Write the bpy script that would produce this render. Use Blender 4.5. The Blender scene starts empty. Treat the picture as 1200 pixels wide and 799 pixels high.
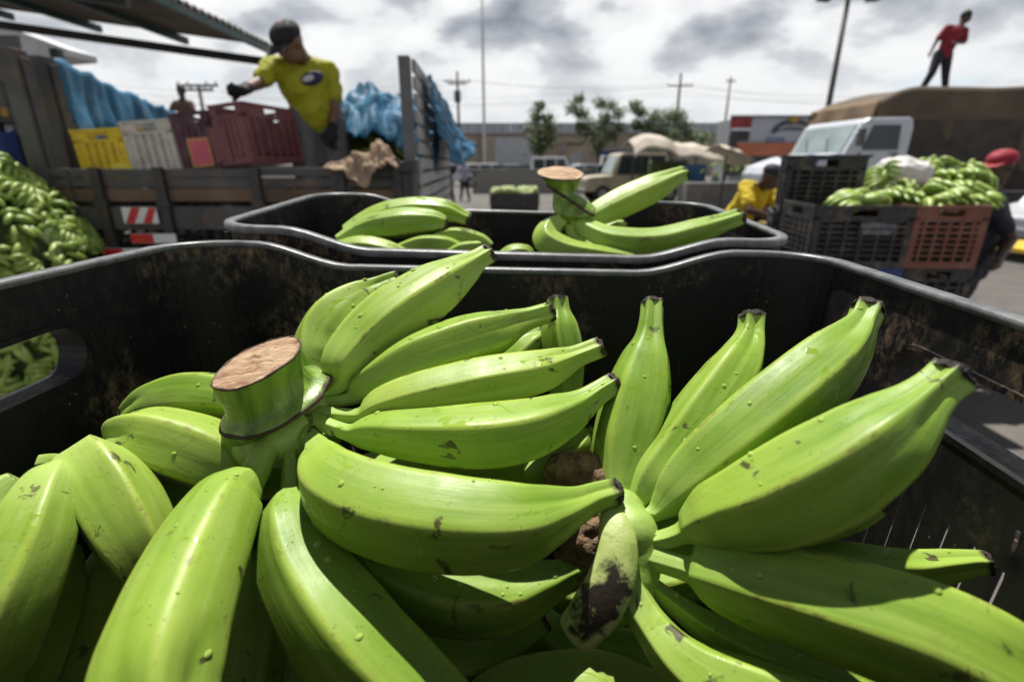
import bpy, bmesh, math, random
from mathutils import Vector, Matrix, noise
import numpy as np

scene = bpy.context.scene
COL = scene.collection
R = math.radians
rng = random.Random(7)

# ------------------------------------------------------------------ camera
PITCH = 19.16          # degrees the lens looks below the horizon
CZ = 1.62              # eye height, metres
cam_data = bpy.data.cameras.new('camera')
cam = bpy.data.objects.new('camera', cam_data)
COL.objects.link(cam)
cam.location = (0, 0, CZ)
cam.rotation_euler = (R(90 - PITCH), 0, 0)
cam_data.sensor_width = 36
cam_data.lens = 18
cam_data.clip_start = 0.01
cam_data.clip_end = 3000
cam_data.dof.use_dof = True
cam_data.dof.focus_distance = 0.30
cam_data.dof.aperture_fstop = 6.5
cam_data.dof.aperture_blades = 9
scene.camera = cam

# ------------------------------------------------------------------ light
SUN_EL, SUN_AZ = 66.0, -12.0       # azimuth from +Y (the way the lens points), negative to the left
sun_dir = Vector((math.sin(R(SUN_AZ)) * math.cos(R(SUN_EL)), math.cos(R(SUN_AZ)) * math.cos(R(SUN_EL)), math.sin(R(SUN_EL))))
sd = bpy.data.lights.new('sun', 'SUN')
sd.energy = 5.0
sd.angle = R(0.55)
sd.color = (1.0, 0.965, 0.90)
sun = bpy.data.objects.new('sun', sd)
COL.objects.link(sun)
sun.location = (-4, 6, 12)
sun.rotation_euler = sun_dir.to_track_quat('Z', 'Y').to_euler()

world = bpy.data.worlds.new('World')
scene.world = world
world.use_nodes = True
wn, wl = world.node_tree.nodes, world.node_tree.links
wn.clear()
wout = wn.new('ShaderNodeOutputWorld')
wbg = wn.new('ShaderNodeBackground'); wbg.inputs['Strength'].default_value = 0.1
wsky = wn.new('ShaderNodeTexSky'); wsky.sky_type = 'NISHITA'; wsky.sun_disc = False
wsky.sun_elevation = R(SUN_EL); wsky.sun_rotation = R(SUN_AZ)
wtc = wn.new('ShaderNodeTexCoord')
wsep = wn.new('ShaderNodeSeparateXYZ')
wl.new(wtc.outputs['Generated'], wsep.inputs[0])
def wmath(op, a, b=None, clamp=False):
    n = wn.new('ShaderNodeMath'); n.operation = op; n.use_clamp = clamp
    for i, v in enumerate((a, b)):
        if v is None: continue
        if isinstance(v, (int, float)): n.inputs[i].default_value = v
        else: wl.new(v, n.inputs[i])
    return n.outputs[0]
# cloud layer: project the view direction on a slab overhead
zc = wmath('ADD', wmath('MAXIMUM', wsep.outputs[2], 0.0), 0.34)
cx = wmath('DIVIDE', wsep.outputs[0], zc)
cy = wmath('DIVIDE', wsep.outputs[1], zc)
wcomb = wn.new('ShaderNodeCombineXYZ')
wl.new(cx, wcomb.inputs[0]); wl.new(cy, wcomb.inputs[1])
def wnoise(scale, detail, rough, off, dist=0.0):
    mp = wn.new('ShaderNodeMapping'); mp.inputs['Location'].default_value = off
    wl.new(wcomb.outputs[0], mp.inputs[0])
    n = wn.new('ShaderNodeTexNoise'); n.inputs['Scale'].default_value = scale
    n.inputs['Detail'].default_value = detail; n.inputs['Roughness'].default_value = rough
    n.inputs['Distortion'].default_value = dist
    wl.new(mp.outputs[0], n.inputs['Vector'])
    return n.outputs['Fac']
def wramp(fac, stops):
    r = wn.new('ShaderNodeValToRGB'); el = r.color_ramp.elements
    while len(el) < len(stops): el.new(0.5)
    for e, (p, c) in zip(el, stops): e.position = p; e.color = (*c, 1)
    wl.new(fac, r.inputs[0]); return r.outputs[0]
big = wnoise(2.9, 8.0, 0.50, (3.15, 2.2, 0.0), 0.15)
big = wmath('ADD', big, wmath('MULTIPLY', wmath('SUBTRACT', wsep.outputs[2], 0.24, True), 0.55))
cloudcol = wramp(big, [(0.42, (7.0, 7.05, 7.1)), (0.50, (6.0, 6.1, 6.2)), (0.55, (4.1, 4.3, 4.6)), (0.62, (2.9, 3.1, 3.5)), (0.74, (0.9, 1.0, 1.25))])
gap = wramp(wnoise(1.9, 6.0, 0.55, (7.7, 3.1, 1.0)), [(0.60, (1, 1, 1)), (0.74, (0.35, 0.35, 0.35))])
low = wramp(wsep.outputs[2], [(0.0, (1, 1, 1)), (0.085, (0.8, 0.8, 0.8)), (0.20, (0.0, 0.0, 0.0))])
mixlow = wn.new('ShaderNodeMix'); mixlow.data_type = 'RGBA'
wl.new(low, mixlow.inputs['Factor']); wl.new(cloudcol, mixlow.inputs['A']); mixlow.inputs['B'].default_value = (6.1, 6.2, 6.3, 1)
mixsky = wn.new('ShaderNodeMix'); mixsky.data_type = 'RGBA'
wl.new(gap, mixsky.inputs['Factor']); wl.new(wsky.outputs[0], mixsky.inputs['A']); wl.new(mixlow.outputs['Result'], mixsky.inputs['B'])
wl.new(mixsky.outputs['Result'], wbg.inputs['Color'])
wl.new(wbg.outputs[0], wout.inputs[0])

scene.view_settings.view_transform = 'Standard'
scene.view_settings.look = 'None'
scene.view_settings.exposure = 0.50
scene.view_settings.gamma = 1.0
scene.cycles.max_bounces = 6
scene.cycles.caustics_reflective = False
scene.cycles.caustics_refractive = False

# ------------------------------------------------------------------ placing helpers
cp, sp = math.cos(R(PITCH)), math.sin(R(PITCH))
def P(px, py, D):
    """world point seen at photo pixel (1200x799) at depth D along the lens axis"""
    xc = (px - 600) / 600 * D; yc = (399.5 - py) / 600 * D
    return Vector((xc, D * cp + yc * sp, CZ + yc * cp - D * sp))
def W(px, py, y):
    """world point seen at photo pixel at world distance y"""
    t = (399.5 - py) / 600
    D = y / (cp + t * sp)
    return P(px, py, D)
def WZ(px, py, z):
    """world point seen at photo pixel at world height z"""
    t = (399.5 - py) / 600
    D = (z - CZ) / (t * cp - sp)
    return P(px, py, D)

# ------------------------------------------------------------------ object helpers
def mesh_obj(name, verts, faces, mat=None, parent=None, smooth=False, uvs=None):
    me = bpy.data.meshes.new(name)
    me.from_pydata([tuple(v) for v in verts], [], faces)
    me.update()
    if uvs is not None:
        uvl = me.uv_layers.new(name='UVMap')
        for lp in me.loops:
            pass
        i = 0
        for p in me.polygons:
            for k, li in enumerate(p.loop_indices):
                uvl.data[li].uv = uvs[p.index][k]
    if smooth: me.polygons.foreach_set('use_smooth', [True] * len(me.polygons))
    o = bpy.data.objects.new(name, me)
    COL.objects.link(o)
    if mat: me.materials.append(mat)
    if parent: o.parent = parent
    return o
def bm_obj(name, bm, mat=None, parent=None, smooth=False):
    me = bpy.data.meshes.new(name); bm.to_mesh(me); bm.free()
    if smooth: me.polygons.foreach_set('use_smooth', [True] * len(me.polygons))
    o = bpy.data.objects.new(name, me); COL.objects.link(o)
    if mat: me.materials.append(mat)
    if parent: o.parent = parent
    return o
def empty(name, loc=(0, 0, 0), rot=(0, 0, 0)):
    o = bpy.data.objects.new(name, None); COL.objects.link(o)
    o.location = loc; o.rotation_euler = rot; o.empty_display_size = 0.1
    return o
def tag(o, label=None, cat=None, group=None, kind=None):
    if label: o['label'] = label
    if cat: o['category'] = cat
    if group: o['group'] = group
    if kind: o['kind'] = kind
    return o
def struct(o): o['kind'] = 'structure'; return o
def copy_tree(o, parent=None):
    c = o.copy(); COL.objects.link(c)
    c.parent = parent
    for ch in o.children: copy_tree(ch, c)
    return c
def bevel(o, w, seg=2, angle=35):
    m = o.modifiers.new('bevel', 'BEVEL'); m.width = w; m.segments = seg
    m.limit_method = 'ANGLE'; m.angle_limit = R(angle)
    return o
def bake(o):
    """apply the modifiers of o to its mesh"""
    dg = bpy.context.evaluated_depsgraph_get()
    me = bpy.data.meshes.new_from_object(o.evaluated_get(dg), preserve_all_data_layers=True, depsgraph=dg)
    o.modifiers.clear(); o.data = me
    return o
class MB:
    """collects simple shapes for one mesh"""
    def __init__(s): s.v = []; s.f = []
    def box(s, c, size, rot=None):
        n = len(s.v); hx, hy, hz = (k / 2 for k in size)
        for dx, dy, dz in ((-1,-1,-1),(1,-1,-1),(1,1,-1),(-1,1,-1),(-1,-1,1),(1,-1,1),(1,1,1),(-1,1,1)):
            p = Vector((dx*hx, dy*hy, dz*hz))
            if rot is not None: p = rot @ p
            s.v.append(Vector(c) + p)
        s.f += [tuple(n+i for i in q) for q in ((0,3,2,1),(4,5,6,7),(0,1,5,4),(1,2,6,5),(2,3,7,6),(3,0,4,7))]
        return s
    def bb(s, x0, y0, z0, x1, y1, z1):
        return s.box(((x0+x1)/2, (y0+y1)/2, (z0+z1)/2), (abs(x1-x0), abs(y1-y0), abs(z1-z0)))
    def tube(s, pts, rad, n=8, caps=True):
        pts = [Vector(p) for p in pts]
        if not isinstance(rad, (list, tuple)): rad = [rad] * len(pts)
        base = len(s.v); up = None
        for i, p in enumerate(pts):
            t = (pts[min(i+1, len(pts)-1)] - pts[max(i-1, 0)]).normalized()
            if up is None:
                up = Vector((0,0,1)) if abs(t.z) < 0.9 else Vector((1,0,0))
            a = (up - t * up.dot(t)).normalized(); b = t.cross(a); up = a
            for k in range(n):
                th = 2*math.pi*k/n
                s.v.append(p + (a*math.cos(th) + b*math.sin(th)) * rad[i])
        for i in range(len(pts)-1):
            for k in range(n):
                k2 = (k+1) % n
                s.f.append((base+i*n+k, base+i*n+k2, base+(i+1)*n+k2, base+(i+1)*n+k))
        if caps:
            s.f.append(tuple(base+k for k in reversed(range(n))))
            s.f.append(tuple(base+(len(pts)-1)*n+k for k in range(n)))
        return s
    def prism(s, poly, axis, a0, a1):
        """poly: 2D outline; axis 'x','y' or 'z' is the extrusion"""
        base = len(s.v); n = len(poly)
        for a in (a0, a1):
            for (u, w) in poly:
                s.v.append(Vector({'x': (a, u, w), 'y': (u, a, w), 'z': (u, w, a)}[axis]))
        s.f.append(tuple(base+i for i in range(n))); s.f.append(tuple(base+n+i for i in reversed(range(n))))
        for i in range(n):
            j = (i+1) % n
            s.f.append((base+i, base+n+i, base+n+j, base+j))
        return s
    def ball(s, c, r, n=10, m=7, rot=None):
        c = Vector(c); base = len(s.v)
        if not isinstance(r, (tuple, list, Vector)): r = (r, r, r)
        for i in range(1, m):
            ph = math.pi*i/m
            for k in range(n):
                th = 2*math.pi*k/n
                p = Vector((r[0]*math.sin(ph)*math.cos(th), r[1]*math.sin(ph)*math.sin(th), r[2]*math.cos(ph)))
                if rot is not None: p = rot @ p
                s.v.append(c + p)
        for i in range(m-2):
            for k in range(n):
                k2 = (k+1) % n
                s.f.append((base+i*n+k, base+(i+1)*n+k, base+(i+1)*n+k2, base+i*n+k2))
        t = Vector((0,0,r[2])); 
        if rot is not None: t = rot @ t
        s.v.append(c + t); s.v.append(c - t)
        for k in range(n):
            k2 = (k+1) % n
            s.f.append((len(s.v)-2, base+k, base+k2)); s.f.append((len(s.v)-1, base+(m-2)*n+k2, base+(m-2)*n+k))
        return s
    def build(s, name, mat=None, parent=None, smooth=False, bev=0):
        o = mesh_obj(name, s.v, s.f, mat, parent, smooth)
        bm = bmesh.new(); bm.from_mesh(o.data); bmesh.ops.recalc_face_normals(bm, faces=bm.faces); bm.to_mesh(o.data); bm.free()
        if bev: bevel(o, bev)
        return o
def cloth(name, fn, nu, nv, mat, parent=None, thick=0.004):
    vs = [fn(u/nu, v/nv) for v in range(nv+1) for u in range(nu+1)]
    fs = [(v*(nu+1)+u, v*(nu+1)+u+1, (v+1)*(nu+1)+u+1, (v+1)*(nu+1)+u) for v in range(nv) for u in range(nu)]
    o = mesh_obj(name, vs, fs, mat, parent, True)
    m = o.modifiers.new('thick', 'SOLIDIFY'); m.thickness = thick; m.offset = 0
    return o
def nz(x, y, z=0.0): return noise.noise(Vector((x, y, z)))

# ------------------------------------------------------------------ materials
MATS = {}
class NT:
    def __init__(s, name):
        s.m = bpy.data.materials.new(name); s.m.use_nodes = True
        s.n = s.m.node_tree.nodes; s.l = s.m.node_tree.links
        s.b = s.n['Principled BSDF']
    def new(s, t, **kw):
        n = s.n.new(t)
        for k, v in kw.items():
            if k.startswith('_'): setattr(n, k[1:], v)
            else: n.inputs[k.replace('__', ' ')].default_value = v
        return n
    def coord(s, kind='Object', scale=(1, 1, 1), loc=(0, 0, 0), rot=(0, 0, 0)):
        tc = s.n.new('ShaderNodeTexCoord'); mp = s.n.new('ShaderNodeMapping')
        mp.inputs['Scale'].default_value = scale; mp.inputs['Location'].default_value = loc; mp.inputs['Rotation'].default_value = rot
        s.l.new(tc.outputs[kind], mp.inputs[0]); return mp.outputs[0]
    def noise(s, vec, scale, detail=4, rough=0.5, dist=0.0):
        n = s.new('ShaderNodeTexNoise', Scale=scale, Detail=detail, Roughness=rough, Distortion=dist)
        s.l.new(vec, n.inputs['Vector']); return n.outputs['Fac']
    def ramp(s, fac, stops, interp='LINEAR'):
        r = s.n.new('ShaderNodeValToRGB'); r.color_ramp.interpolation = interp
        el = r.color_ramp.elements
        while len(el) < len(stops): el.new(0.5)
        for e, (p, c) in zip(el, stops):
            e.position = p
            e.color = (c, c, c, 1) if isinstance(c, (int, float)) else (*c, 1)
        s.l.new(fac, r.inputs[0]); return r.outputs[0]
    def mix(s, fac, a, b, mode='MIX'):
        n = s.n.new('ShaderNodeMix'); n.data_type = 'RGBA'; n.blend_type = mode
        for k, v in (('Factor', fac), ('A', a), ('B', b)):
            if isinstance(v, (int, float)): n.inputs[k].default_value = v
            elif isinstance(v, tuple): n.inputs[k].default_value = (*v, 1)
            else: s.l.new(v, n.inputs[k])
        return n.outputs['Result']
    def math(s, op, a, b=0.0, clamp=False):
        n = s.n.new('ShaderNodeMath'); n.operation = op; n.use_clamp = clamp
        for i, v in enumerate((a, b)):
            if isinstance(v, (int, float)): n.inputs[i].default_value = v
            else: s.l.new(v, n.inputs[i])
        return n.outputs[0]
    def bump(s, h, strength=0.3, dist=0.001):
        n = s.new('ShaderNodeBump', Strength=strength, Distance=dist)
        s.l.new(h, n.inputs['Height']); s.l.new(n.outputs[0], s.b.inputs['Normal'])
    def base(s, c): s.l.new(c, s.b.inputs['Base Color'])
    def rough(s, r):
        if isinstance(r, (int, float)): s.b.inputs['Roughness'].default_value = r
        else: s.l.new(r, s.b.inputs['Roughness'])
def M(name, col, rough=0.6, var=0.25, scale=8.0, bump=0.0, bscale=40.0, metal=0.0, dirt=None, dirt_amt=0.5, spec=0.5, bdist=0.01):
    """plain surface with broad colour variation, fine grain and optional dirt"""
    if name in MATS: return MATS[name]
    t = NT(name); v = t.coord()
    n1 = t.noise(v, scale, 6, 0.6)
    c2 = tuple(max(0, c * (1 - var)) for c in col); c3 = tuple(min(1, c * (1 + var * 0.6)) for c in col)
    c = t.ramp(n1, [(0.3, c2), (0.7, c3)])
    if dirt:
        d = t.ramp(t.noise(v, scale * 2.3, 8, 0.65, 0.4), [(0.5 , 0.0), (0.72, dirt_amt)])
        c = t.mix(d, c, dirt)
    t.base(c); t.rough(t.ramp(t.noise(v, scale * 4, 4), [(0.3, max(0.02, rough - 0.12)), (0.7, min(1, rough + 0.12))]))
    t.b.inputs['Metallic'].default_value = metal
    t.b.inputs['Specular IOR Level'].default_value = spec
    if bump: t.bump(t.noise(v, bscale, 6, 0.6), bump, bdist)
    MATS[name] = t.m; return t.m

def banana_mat(name, light, dark, seed=0.0, scars=1.0):
    t = NT(name); v = t.coord(loc=(seed, seed * 0.7, 0)); uv = t.coord('UV')
    sep = t.n.new('ShaderNodeSeparateXYZ'); t.l.new(uv, sep.inputs[0])
    L = sep.outputs[1]
    c = t.ramp(t.noise(v, 14, 4, 0.5), [(0.3, dark), (0.7, light)])
    # long faint streaks along the fruit
    us = t.coord('UV', scale=(26, 2.2, 1), loc=(seed, 0, 0))
    st = t.noise(us, 1.0, 5, 0.6)
    c = t.mix(t.ramp(st, [(0.35, 0.0), (0.75, 0.5)]), c, (0.35, 0.46, 0.08))
    # pale stalk, duller neck near the blossom end
    c = t.mix(t.ramp(L, [(0.0, 0.75), (0.16, 0.35), (0.28, 0.0)]), c, (0.40, 0.55, 0.14))
    c = t.mix(t.ramp(L, [(0.80, 0.0), (0.97, 0.45)]), c, (0.30, 0.42, 0.09))
    # ridge edges a touch yellower
    rid = t.n.new('ShaderNodeAttribute'); rid.attribute_name = 'ridge'
    c = t.mix(t.ramp(rid.outputs['Fac'], [(0.72, 0.0), (1.0, 0.35)]), c, (0.50, 0.60, 0.10))
    # fine specks
    vo = t.n.new('ShaderNodeTexVoronoi'); vo.inputs['Scale'].default_value = 330; t.l.new(v, vo.inputs['Vector'])
    sel = t.ramp(t.noise(v, 60, 3, 0.6), [(0.5, 0.0), (0.62, 1.0)])
    spk = t.math('MULTIPLY', t.ramp(vo.outputs['Distance'], [(0.10, 1.0), (0.2, 0.0)]), sel)
    c = t.mix(t.math('MULTIPLY', spk, 0.55), c, (0.05, 0.06, 0.02))
    # bigger scars: blotches and dashes
    sc = t.noise(t.coord('Object', scale=(1, 1, 1), loc=(seed * 3 + 4, 1, 2)), 46, 7, 0.62, 0.6)
    scm = t.ramp(sc, [(0.625, 0.0), (0.655, 0.9 * scars)])
    sc2 = t.noise(t.coord('UV', scale=(30, 9, 1), loc=(seed * 2 + 1.3, 3, 2)), 1.6, 8, 0.7, 1.0)
    scm2 = t.ramp(sc2, [(0.635, 0.0), (0.69, 0.75 * scars)])
    c = t.mix(t.math('MAXIMUM', scm, scm2), c, (0.045, 0.03, 0.015))
    # scuffed ridge lines
    rs = t.math('MULTIPLY', t.ramp(rid.outputs['Fac'], [(0.86, 0.0), (0.95, 1.0)]), t.ramp(t.noise(v, 75, 6, 0.7), [(0.53, 0.0), (0.63, 0.75)]))
    c = t.mix(rs, c, (0.13, 0.085, 0.03))
    # dull brown rubbing
    rb = t.ramp(t.noise(v, 22, 9, 0.75, 0.3), [(0.57, 0.0), (0.72, 0.5)])
    c = t.mix(rb, c, (0.20, 0.19, 0.055))
    # blossom end charring
    edge = t.math('ADD', L, t.math('MULTIPLY', t.math('SUBTRACT', t.noise(v, 220, 5, 0.7), 0.5), 0.03))
    c = t.mix(t.ramp(edge, [(0.978, 0.0), (0.992, 1.0)]), c, (0.05, 0.038, 0.03))
    dust = t.ramp(t.noise(t.coord('UV', scale=(5, 1.4, 1), loc=(seed, 2, 1)), 2.2, 6, .6), [(0.5, 0.0), (0.75, 0.22)])
    c = t.mix(dust, c, (0.42, 0.49, 0.17))
    t.base(c)
    wet = t.ramp(t.noise(v, 55, 3, 0.5, 1.2), [(0.63, 0.0), (0.66, 1.0)])
    rr = t.ramp(t.noise(v, 90, 5), [(0.3, 0.38), (0.7, 0.52)])
    t.rough(t.mix(wet, rr, (0.12, 0.12, 0.12)))
    t.b.inputs['Specular IOR Level'].default_value = 0.30
    t.b.inputs['Subsurface Weight'].default_value = 0.04
    t.b.inputs['Subsurface Radius'].default_value = (0.004, 0.006, 0.001)
    t.b.inputs['Subsurface Scale'].default_value = 1.0
    h = t.math('ADD', t.math('MULTIPLY', t.noise(v, 120, 6, 0.6), 0.5), t.math('MULTIPLY', st, 0.8))
    h = t.math('ADD', h, t.math('MULTIPLY', wet, 0.16))
    h = t.math('ADD', h, t.math('MULTIPLY', t.noise(v, 420, 3, 0.5), 0.10))
    t.bump(h, 0.35, 0.0008)
    return t.m
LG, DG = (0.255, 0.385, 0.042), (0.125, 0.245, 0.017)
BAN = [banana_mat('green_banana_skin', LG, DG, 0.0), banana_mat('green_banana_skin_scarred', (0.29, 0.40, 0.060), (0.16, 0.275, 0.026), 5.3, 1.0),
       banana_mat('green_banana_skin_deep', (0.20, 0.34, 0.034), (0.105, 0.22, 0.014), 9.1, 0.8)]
def bg_banana_mat():
    t = NT('green_banana_far'); v = t.coord()
    t.base(t.ramp(t.noise(v, 9, 4), [(0.3, (0.15, 0.26, 0.03)), (0.7, (0.40, 0.50, 0.12))])); t.rough(0.4)
    return t.m
BANFAR = bg_banana_mat()
CHAR = M('charred_end', (0.04, 0.03, 0.025), 0.9, 0.6, 300, 0.9, 500, bdist=0.002)
def crown_mat():
    t = NT('banana_crown_green'); v = t.coord()
    c = t.ramp(t.noise(v, 40, 5, 0.6), [(0.3, (0.22, 0.36, 0.05)), (0.7, (0.44, 0.56, 0.16))])
    c = t.mix(t.ramp(t.noise(v, 28, 7, 0.7), [(0.56, 0.0), (0.66, 0.8)]), c, (0.13, 0.08, 0.03))
    t.base(c); t.rough(0.5); t.bump(t.noise(v, 150, 6, 0.6), 0.4, 0.001); return t.m
CROWN = crown_mat()
def stalk_mat():
    t = NT('stalk_green'); v = t.coord()
    g = t.coord('Object', scale=(1, 1, 0.10))
    c = t.ramp(t.noise(g, 110, 5, 0.6), [(0.28, (0.05, 0.10, 0.012)), (0.52, (0.15, 0.25, 0.03)), (0.78, (0.32, 0.42, 0.09))])
    c = t.mix(t.ramp(t.noise(v, 60, 7, 0.7), [(0.60, 0.0), (0.70, 0.7)]), c, (0.10, 0.06, 0.02))
    t.base(c); t.rough(0.38); t.bump(t.noise(g, 160, 6, 0.6), 0.5, 0.0012); return t.m
STALK = stalk_mat()
def cut_mat():
    t = NT('cut_stalk_face'); v = t.coord(); g = t.coord('Object', scale=(0.3, 1.6, 1), rot=(0, 0, 0.6))
    c = t.ramp(t.noise(g, 120, 7, 0.65), [(0.30, (0.12, 0.055, 0.028)), (0.42, (0.36, 0.20, 0.11)), (0.55, (0.56, 0.38, 0.23)), (0.8, (0.66, 0.50, 0.35))])
    c = t.mix(t.ramp(t.noise(v, 75, 6, 0.7), [(0.60, 0.0), (0.70, 0.8)]), c, (0.10, 0.04, 0.02))
    t.base(c); t.rough(0.75); t.bump(t.noise(g, 170, 7, 0.7), 1.0, 0.004); return t.m
CUT = cut_mat()
RIMBROWN = M('dried_brown_edge', (0.055, 0.028, 0.015), 0.7, 0.5, 120, 0.6, 300, bdist=0.001)
WITHER = M('withered_stalk', (0.24, 0.15, 0.085), 0.9, 0.7, 130, 1.0, 260, bdist=0.003)
def crate_mat(name, col, dust=(0.22, 0.15, 0.095), amt=0.95, fine=True):
    t = NT(name); v = t.coord()
    a = t.noise(v, 9, 8, 0.6)
    b = t.noise(t.coord('Object', scale=(1, 1, 0.7)), 110, 9, 0.8, 0.2)
    m = t.math('MULTIPLY', t.ramp(a, [(0.50, 0.05), (0.62, 1.0)]), t.ramp(b, [(0.46, 0.0), (0.64, amt)]))
    c = t.mix(m, col, dust)
    vo = t.n.new('ShaderNodeTexVoronoi'); vo.inputs['Scale'].default_value = 160; t.l.new(v, vo.inputs['Vector'])
    sp_ = t.math('MULTIPLY', t.ramp(vo.outputs['Distance'], [(0.07, 1.0), (0.16, 0.0)]), t.ramp(t.noise(v, 30, 4), [(0.55, 0.0), (0.62, 0.5)]))
    c = t.mix(sp_, c, (0.35, 0.25, 0.15))
    # fine scratches
    s1 = t.noise(t.coord('Object', scale=(1, 1, 0.04), rot=(0.3, 0.2, 0.5)), 260, 3, 0.5)
    c = t.mix(t.ramp(s1, [(0.70, 0.0), (0.76, 0.22)]), c, (0.22, 0.22, 0.22))
    t.base(c)
    t.rough(t.ramp(b, [(0.35, 0.32), (0.65, 0.62)]))
    t.b.inputs['Specular IOR Level'].default_value = 0.22
    t.bump(t.math('ADD', b, t.math('MULTIPLY', t.noise(v, 420, 3), 0.4)), 0.3, 0.0006)
    return t.m
BLACKP = crate_mat('black_crate_plastic', (0.012, 0.012, 0.013))
def rim_mat():
    t = NT('worn_rim_painted_sheen'); v = t.coord()
    c = t.ramp(t.noise(v, 70, 8, 0.7), [(0.3, (0.05, 0.052, 0.054)), (0.7, (0.19, 0.195, 0.20))])  # scuffed plastic, lightened: the sun's sheen is put into the colour
    t.base(c); t.rough(t.ramp(t.noise(v, 120, 5), [(0.3, 0.30), (0.7, 0.48)])); t.bump(t.noise(v, 300, 5), 0.25, 0.0005)
    return t.m
RIM = rim_mat()

# ================================================================== ground
def ground_mat():
    t = NT('asphalt'); v = t.coord()
    c = t.ramp(t.noise(v, 0.55, 8, 0.6), [(0.3, (0.060, 0.055, 0.050)), (0.7, (0.13, 0.118, 0.105))])
    c = t.mix(t.ramp(t.noise(v, 3.0, 9, 0.7), [(0.5, 0.0), (0.75, 0.7)]), c, (0.20, 0.175, 0.14))
    c = t.mix(t.ramp(t.noise(v, 60, 4, 0.7), [(0.4, 0.0), (0.8, 0.5)]), c, (0.04, 0.04, 0.04))
    t.base(c); t.rough(0.85); t.bump(t.noise(v, 90, 5, 0.7), 0.5, 0.01); return t.m
gm = MB(); G = 30
def gh(x, y): return 0.0
vs = [(x, y, 0) for y in (-60, -10, 0, 20, 60, 200, 900, 2500) for x in (-2500, -400, -60, -10, 10, 60, 400, 2500)]
fs = [(j*8+i, j*8+i+1, (j+1)*8+i+1, (j+1)*8+i) for j in range(7) for i in range(7)]
struct(mesh_obj('ground', vs, fs, ground_mat()))

# ================================================================== crates of the foreground
def rim_z(x, w):
    """height of the long-side rim below its corners: a dip in the middle"""
    a = abs(x) * 0.55 / w
    t = min(1, max(0, (a - 0.125) / 0.085)); t = t * t * (3 - 2 * t)
    return -0.019 * (1 - t)
def crate_shell(w, d, h, slots=True):
    r = 0.045; pts = []
    hw, hd = w / 2, d / 2
    nl = 40; ns = 16; nc = 8
    def seg(p0, p1, n):
        for i in range(n): pts.append((p0[0] + (p1[0]-p0[0]) * i / n, p0[1] + (p1[1]-p0[1]) * i / n))
    def arc(cx_, cy_, a0):
        for i in range(nc): 
            a = R(a0 + 90 * i / nc); pts.append((cx_ + r * math.cos(a), cy_ + r * math.sin(a)))
    seg((-hw + r, -hd), (hw - r, -hd), nl); arc(hw - r, -hd + r, -90)
    seg((hw, -hd + r), (hw, hd - r), ns); arc(hw - r, hd - r, 0)
    seg((hw - r, hd), (-hw + r, hd), nl); arc(-hw + r, hd - r, 90)
    seg((-hw, hd - r), (-hw, -hd + r), ns); arc(-hw + r, -hd + r, 180)
    return pts
def topz(p, w, d, h):
    if abs(abs(p[1]) - d / 2) < 0.02: return h + rim_z(p[0], w)
    return h
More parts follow.
